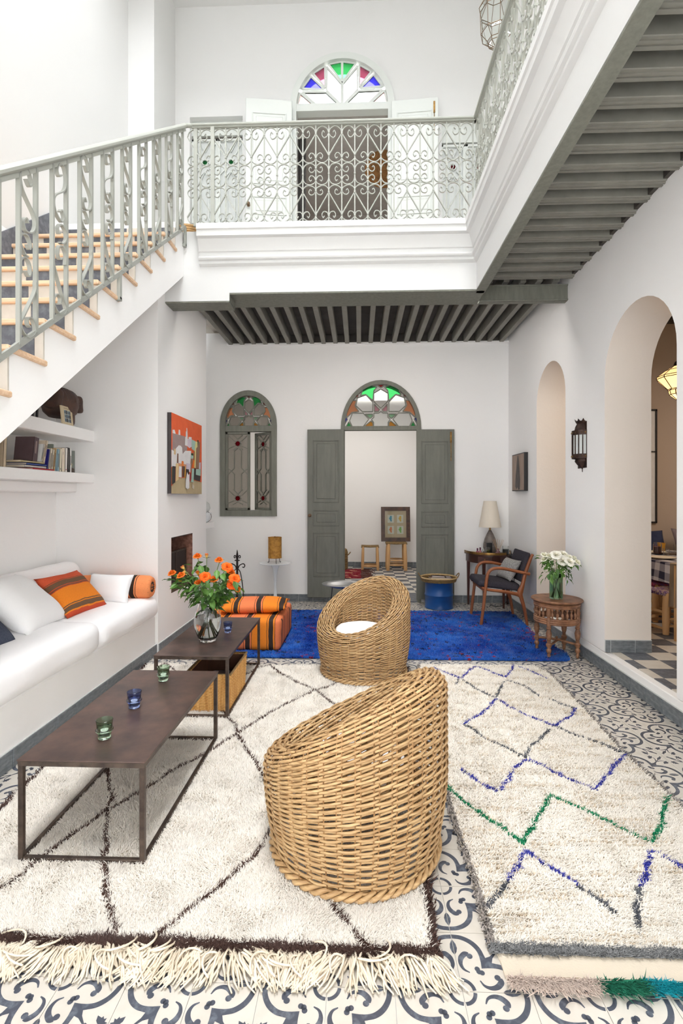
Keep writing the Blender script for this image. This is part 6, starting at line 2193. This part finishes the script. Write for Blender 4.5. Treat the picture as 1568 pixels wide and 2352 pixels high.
def stool(label, x, y, z, W, D, H, seat_m, group, rz=0.0, lr=0.03, rungs=((.36, .52), (.13, .2))):
    t = thing('stool', label, 'stool', (x, y, z), (0, 0, rz), group)
    lm = MB().lathe([(0, 0), (lr * .9, .004), (lr * 1.08, H * .35), (lr, H * .7), (lr * .82, H - .012), (lr * .5, H), (0, H)], 12).mesh('leg', M['poplar'], 60)
    for sx in (-1, 1):
        for sy in (-1, 1):
            part('leg', lm, None, t, loc=(sx * (W / 2 - lr), sy * (D / 2 - lr), 0), rot=(sy * .03, -sx * .03, 0))
    for i, zz in enumerate(rungs):
        for sy in (-1, 1):
            part('rung', MB().tube([(-W / 2 + lr, sy * (D / 2 - lr), H * zz[i % 2]), (0, sy * (D / 2 - lr), H * zz[i % 2]), (W / 2 - lr, sy * (D / 2 - lr), H * zz[i % 2])], [lr * .35, lr * .55, lr * .35], 8), M['poplar'], t, 60)
        for sx in (-1, 1):
            part('rung', MB().tube([(sx * (W / 2 - lr), -D / 2 + lr, H * zz[1 - i % 2]), (sx * (W / 2 - lr), 0, H * zz[1 - i % 2]), (sx * (W / 2 - lr), D / 2 - lr, H * zz[1 - i % 2])], [lr * .35, lr * .55, lr * .35], 8), M['poplar'], t, 60)
    sm_ = MB()
    n = 12
    for i in range(n):
        yy = -D / 2 + .02 + (D - .04) * (i + .5) / n
        sm_.tube([(-W / 2 + .015, yy, H - .03), (-W / 2 + .01, yy, H - .008), (0, yy, H - .018 + .004 * (i % 2)), (W / 2 - .01, yy, H - .008), (W / 2 - .015, yy, H - .03)], (D - .04) / n * .55, 5)
    part('woven_seat', sm_, seat_m, t, 180, kind='stuff')
    return t


stool('tall poplar stool holding the framed picture', .725, 10.02, 0, .42, .40, .55, M['rush'], 'stools in the back room', lr=.036)
stool('low poplar stool with a rush seat left of the picture', .205, 10.0, 0, .36, .32, .48, M['rush'], 'stools in the back room', lr=.027, rungs=((.16, .28), (.32, .2)))
t = thing('framed_prints', 'dark wood frame with four little coloured prints standing on the tall stool', 'picture', (.43, 10.10, .554), (radians(-8), 0, 0))
W, H, b = .585, .70, .078
fm = MB()
for q in ([(0, 0), (W, 0), (W - b, b), (b, b)], [(W, 0), (W, H), (W - b, H - b), (W - b, b)], [(W, H), (0, H), (b, H - b), (W - b, H - b)], [(0, H), (0, 0), (b, b), (b, H - b)]):
    part('frame_side', MB().prism(q, XZ, -.02, .02), M['frame_wood'], t)
part('mount', MB().box(b, W - b, 0.0, .005, b, H - b), M['brown_card'], t)
blobp = [(.35, .92), (.62, .98), (.78, .80), (.70, .62), (.82, .5), (.66, .42), (.78, .12), (.5, .06), (.28, .4), (.12, .62), (.3, .7)]
for i, c in enumerate(((96, 166, 200), (222, 178, 64), (228, 142, 104), (124, 186, 80))):
    x0, z0 = b + .055 + .19 * (i % 2), b + (.30 if i < 2 else .075)
    part('print', MB().box(x0, x0 + .125, -.001, 0, z0, z0 + .16), flat((228, 226, 220)), t)
    part('print_motif', MB().prism([(x0 + .015 + u * .095, z0 + .015 + v * .13) for u, v in blobp], XZ, -.0018, -.001), flat(c), t)
part('glazing', MB().box(b - .004, W - b + .004, -.006, -.004, b - .004, H - b + .004), M['thin_glass'], t)
t = thing('lidded_basket', 'tall ribbed palm basket with a side handle in the back room', 'basket', (-.42, 9.98, 0.007))
mb = MB()
for i in range(15):
    a = np.linspace(0, 2 * pi, 40, endpoint=False)
    mb.tube(np.stack([(.17 + .004 * (i % 2)) * np.cos(a), .17 * np.sin(a), np.full(40, .015 + i * .024)], 1), .013, 6, closed=True)
part('woven_body', mb, M['rush'], t, 180, kind='stuff')
part('lid', MB().lathe([(.175, .365), (.165, .40), (.12, .425), (0, .43)], 24), M['rush'], t, 40)
part('handle', MB().tube([(.16, 0, .27), (.20, 0, .30), (.235, 0, .345)], .012, 6), M['rush'], t, 180)

# ------------------------------------------------------------------ dining room glimpsed through the arch
FD = 0.165
M['rag_red'] = mat('red_rag_weave', (150, 52, 74), .9, c2=(96, 60, 110), ns=34, lo=.4, hi=.6, bump=.6, bs=70)
M['rag_multi'] = mat('mixed_rag_weave', (176, 150, 140), .9, c2=(92, 62, 120), ns=46, lo=.42, hi=.58, bump=.6, bs=70)
stool('poplar stool with a mixed rag-woven seat, nearest in the dining room', 2.965, 4.95, FD, .34, .32, .40, M['rag_multi'], 'rag-seat stools in the dining room', rz=.25, lr=.03)
stool('poplar stool with a dark red rag-woven seat behind the first', 3.15, 5.42, FD, .34, .32, .40, M['rag_red'], 'rag-seat stools in the dining room', rz=.2, lr=.03)
k = NT('check_tablecloth')
tc = k.n('ShaderNodeTexCoord').outputs['Object']
sx = k.n('ShaderNodeSeparateXYZ')
k.l(tc, sx.inputs[0])
st = lambda v: k.math('GREATER_THAN', k.math('FRACT', k.math('DIVIDE', v, .16)), .5)
su = k.math('ADD', st(k.math('ADD', sx.outputs[0], k.math('MULTIPLY', sx.outputs[2], 1.0))), st(sx.outputs[1]))
k.l(k.ramp(k.math('MULTIPLY', su, .5), [(0, lin((44, 44, 64))), (.3, lin((140, 134, 138))), (.8, lin((196, 188, 186)))], True), k.b.inputs['Base Color'])
k.b.inputs['Roughness'].default_value = .9
M['check'] = k.m
t = thing('dining_table', 'dining table with grey legs under a checked cloth', 'table', (3.5, 5.75, FD))
part('tabletop', MB().box(-.44, .44, -.98, .50, .60, .63), M['pale_paint'], t)
lm = MB().box(-.035, .035, -.035, .035, 0, .60, b=.004).mesh('leg', flat((140, 140, 136)))
for x in (-.38, .38):
    for y in (-.86, .40):
        part('leg', lm, None, t, loc=(x, y, 0))
mb = MB()
mb.box(-.455, .455, -1.0, .52, .632, .637)
for s in (-1, 1):
    mb.grid(lambda a, b: (s * (.456 + .012 * sin(a * 24) * (1 - b) + .012 * (1 - b)), -1.0 + 1.52 * a, .44 + .195 * b), 50, 6)
    mb.grid(lambda a, b: (-.456 + .912 * a, (.52 if s > 0 else -1.0) + s * (.001 + .012 * sin(a * 18) * (1 - b)), .44 + .195 * b), 30, 6)
one('tablecloth', 'navy and white checked cloth hanging over the dining table', 'tablecloth', mb, M['check'], 60, (3.5, 5.75, FD))
ZT = FD + .638
for i, (lab, x, y) in enumerate((('cream plate at the near edge of the dining table', 3.20, 5.42), ('cream plate in the middle of the dining table', 3.42, 5.95), ('cream plate at the far end of the dining table', 3.25, 6.15))):
    one('plate', lab, 'plate', MB().lathe([(0, 0), (.07, 0), (.08, .004), (.125, .016), (.126, .019), (.08, .008), (0, .006)], 30), flat((222, 208, 186), .35), 60, (x, y, ZT), group='plates on the dining table')
for i, (lab, x, y) in enumerate((('water glass standing by the near plate', 3.36, 5.62), ('water glass standing by the ochre cup', 3.74, 6.05))):
    one('water_glass', lab, 'glass', MB().lathe([(0, 0), (.028, 0), (.032, .09), (.030, .09), (.026, .008), (0, .008)], 20), M['clear'], 60, (x, y, ZT), group='glasses on the dining table')
t = thing('jam_jar', 'glass jar of red jam at the left of the dining table', 'jar', (3.40, 5.85, ZT))
part('jar', MB().lathe([(0, 0), (.045, 0), (.045, .11), (.038, .12), (.038, .135), (.035, .135), (.035, .12), (.041, .108), (.041, .006), (0, .006)], 22), M['clear'], t, 60)
part('jam', MB().lathe([(0, .007), (.040, .007), (.040, .085), (0, .085)], 18), flat((176, 34, 50), .3), t, 60)
one('cup', 'ochre yellow cup on the dining table', 'cup', MB().lathe([(0, 0), (.034, 0), (.046, .10), (.043, .10), (.032, .01), (0, .01)], 22), flat((196, 142, 48), .35), 60, (3.62, 6.15, ZT))
one('bread_board', 'dark slatted trivet on the dining table', 'board', MB().box(-.09, .09, -.06, .06, 0, .02, b=.004), flat((84, 66, 54)), None, (3.52, 5.78, ZT))
t = thing('dining_bench', 'white built-in bench along the dining room wall', 'bench', (4.7, 6.63, FD))
part('base', MB().box(-1.6, 1.2, -.30, .30, 0, .40), M['cream_plaster'], t)
part('seat', MB().box(-1.6, 1.2, -.33, .28, .40, .48, b=.02), M['charcoal_wool'], t)
o = one('pillow', 'navy blue pillow on the dining bench', 'pillow', pillow(.46, .40, .14, seed=12), flat((54, 62, 92), .95), 180, group='pillows on the dining bench')
lean(o, (3.55, 6.60, .66), (3.98, 6.60, .66), (3.53, 6.74, 1.0))
o = one('pillow', 'mauve grey pillow on the dining bench right of the navy one', 'pillow', pillow(.44, .42, .14, seed=13), flat((150, 136, 140), .95), 180, group='pillows on the dining bench')
lean(o, (4.10, 6.60, .66), (4.52, 6.60, .66), (4.10, 6.74, 1.03))
t = thing('covered_chair', 'dining chair under a loose tan cloth cover', 'chair', (2.97, 4.60, FD), (0, 0, .3))
mb = MB()
mb.grid(lambda a, b: ((-.17 + .34 * a) * (1 + .12 * (1 - b)), .02 * sin(a * 14) * (1 - b), .30 + .40 * b), 16, 8)
mb.grid(lambda a, b: ((-.17 + .34 * a) * (1 + .12 * (1 - b)), .06 + .02 * sin(a * 11) * (1 - b), .30 + .40 * b), 16, 8)
mb.box(-.17, .17, 0, .06, .69, .70)
part('slip_cover', mb, flat((172, 150, 124), .9), t, 60, loc=(0, 0, 0))
part('back_frame', MB().box(-.15, .15, .02, .04, 0, .68), M['poplar'], t)
t = thing('wall_panel', 'tall white panel in a thin dark frame on the dining room wall', 'picture', (3.40, 6.948, 1.10))
part('panel', MB().box(.02, .60, -.012, -.002, .02, 1.52), flat((240, 240, 238), .3), t)
fr = MB().box(0, .62, -.03, 0, 0, .022).box(0, .62, -.03, 0, 1.52, 1.542).box(0, .02, -.03, 0, 0, 1.54).box(.60, .62, -.03, 0, 0, 1.54).box(0, .62, -.03, 0, .96, .975)
part('frame', fr, M['black'], t)

M['lit_glass'] = mat('lit_amber_glass', (255, 226, 170), .35, emit=(255, 200, 132), es=0.95)
t = thing('lit_lantern', 'glowing leaded glass lantern hanging in the dining room', 'lamp', (3.06, 4.9, 2.34))
lantern(t, [(.03, .05, 0), (.085, .10, 0), (.095, .14, 0), (.10, .15, .5), (.195, .255, .5), (.19, .275, .5), (.12, .33, .5), (.055, .37, 0)], 10, M['iron'], M['lit_glass'], .006)
part('tip', MB().lathe([(0, 0), (.012, .015), (.03, .05), (0, .052)], 12), M['iron'], t, 50)
part('cap', MB().lathe([(.057, .368), (.045, .41), (.02, .43), (.008, .45), (0, .45)], 12), M['iron'], t, 50)
part('chain', MB().tube([(0, 0, .45), (0, 0, 1.55)], .005, 6), M['iron'], t)
bl = bpy.data.lights.new('lantern_bulb', 'POINT')
bl.energy = 9
bl.color = (1.0, .74, .46)
bl.shadow_soft_size = .2
bo_ = bpy.data.objects.new('lantern_bulb', bl)
link(bo_, t, (0, 0, -.18))

# ------------------------------------------------------------------ upper gallery bits
t = thing('straw_hat_basket', 'round woven straw basket hanging in the upper doorway', 'basket', (.36, 7.45, 6.36))
mb = MB()
for i in range(14):
    a = np.linspace(0, 2 * pi, 48, endpoint=False)
    r = .02 + i * .0195
    mb.tube(np.stack([r * np.cos(a), np.full(48, .05 - .07 * (1 - (i / 13.0) ** 2)), r * np.sin(a)], 1), .0125, 5, closed=True)
part('woven_disc', mb, mat('brown_straw', (150, 104, 56), .8, c2=(120, 80, 42), ns=20, bump=.4, bs=60), t, 180, kind='stuff')
mb = MB()
mb.grid(lambda a, b: (-.90 + .13 * a, 7.14 + .022 * sin(a * 26), ZG + .02 + 2.6 * b), 28, 3)
cu = one('curtain', 'dark grey curtain gathered at the left of the upper doorway', 'curtain', mb, flat((88, 84, 82), .9), 180)
sd_ = cu.modifiers.new('cloth thickness', 'SOLIDIFY')
sd_.thickness = .004
one('floor_cushion', 'navy cushion on the floor inside the upper doorway', 'cushion', softbox(.34, .30, 1.3, .14, 10, 0, .02), flat((50, 48, 74), .95), 180, (-.86, 7.3, ZG + .66))
one('floor_cushion', 'red cushion on the gallery floor by the railing corner', 'cushion', softbox(.42, .30, .10, .045, 10, .02, .01), flat((206, 44, 58), .95), 180, (.94, 4.94, ZG + .06))
t = thing('rope_basket', 'low coiled straw basket at the top of the stairs', 'basket', (-1.70, 4.86, ZG + .005))
mb = MB()
for i in range(5):
    a = np.linspace(0, 2 * pi, 40, endpoint=False)
    mb.tube(np.stack([(.14 + .008 * i) * np.cos(a), (.10 + .006 * i) * np.sin(a), np.full(40, .012 + i * .02)], 1), .011, 5, closed=True)
part('woven_body', mb, mat('pale_straw', (222, 184, 132), .8, c2=(196, 156, 106), ns=20, bump=.4, bs=60), t, 180, kind='stuff')
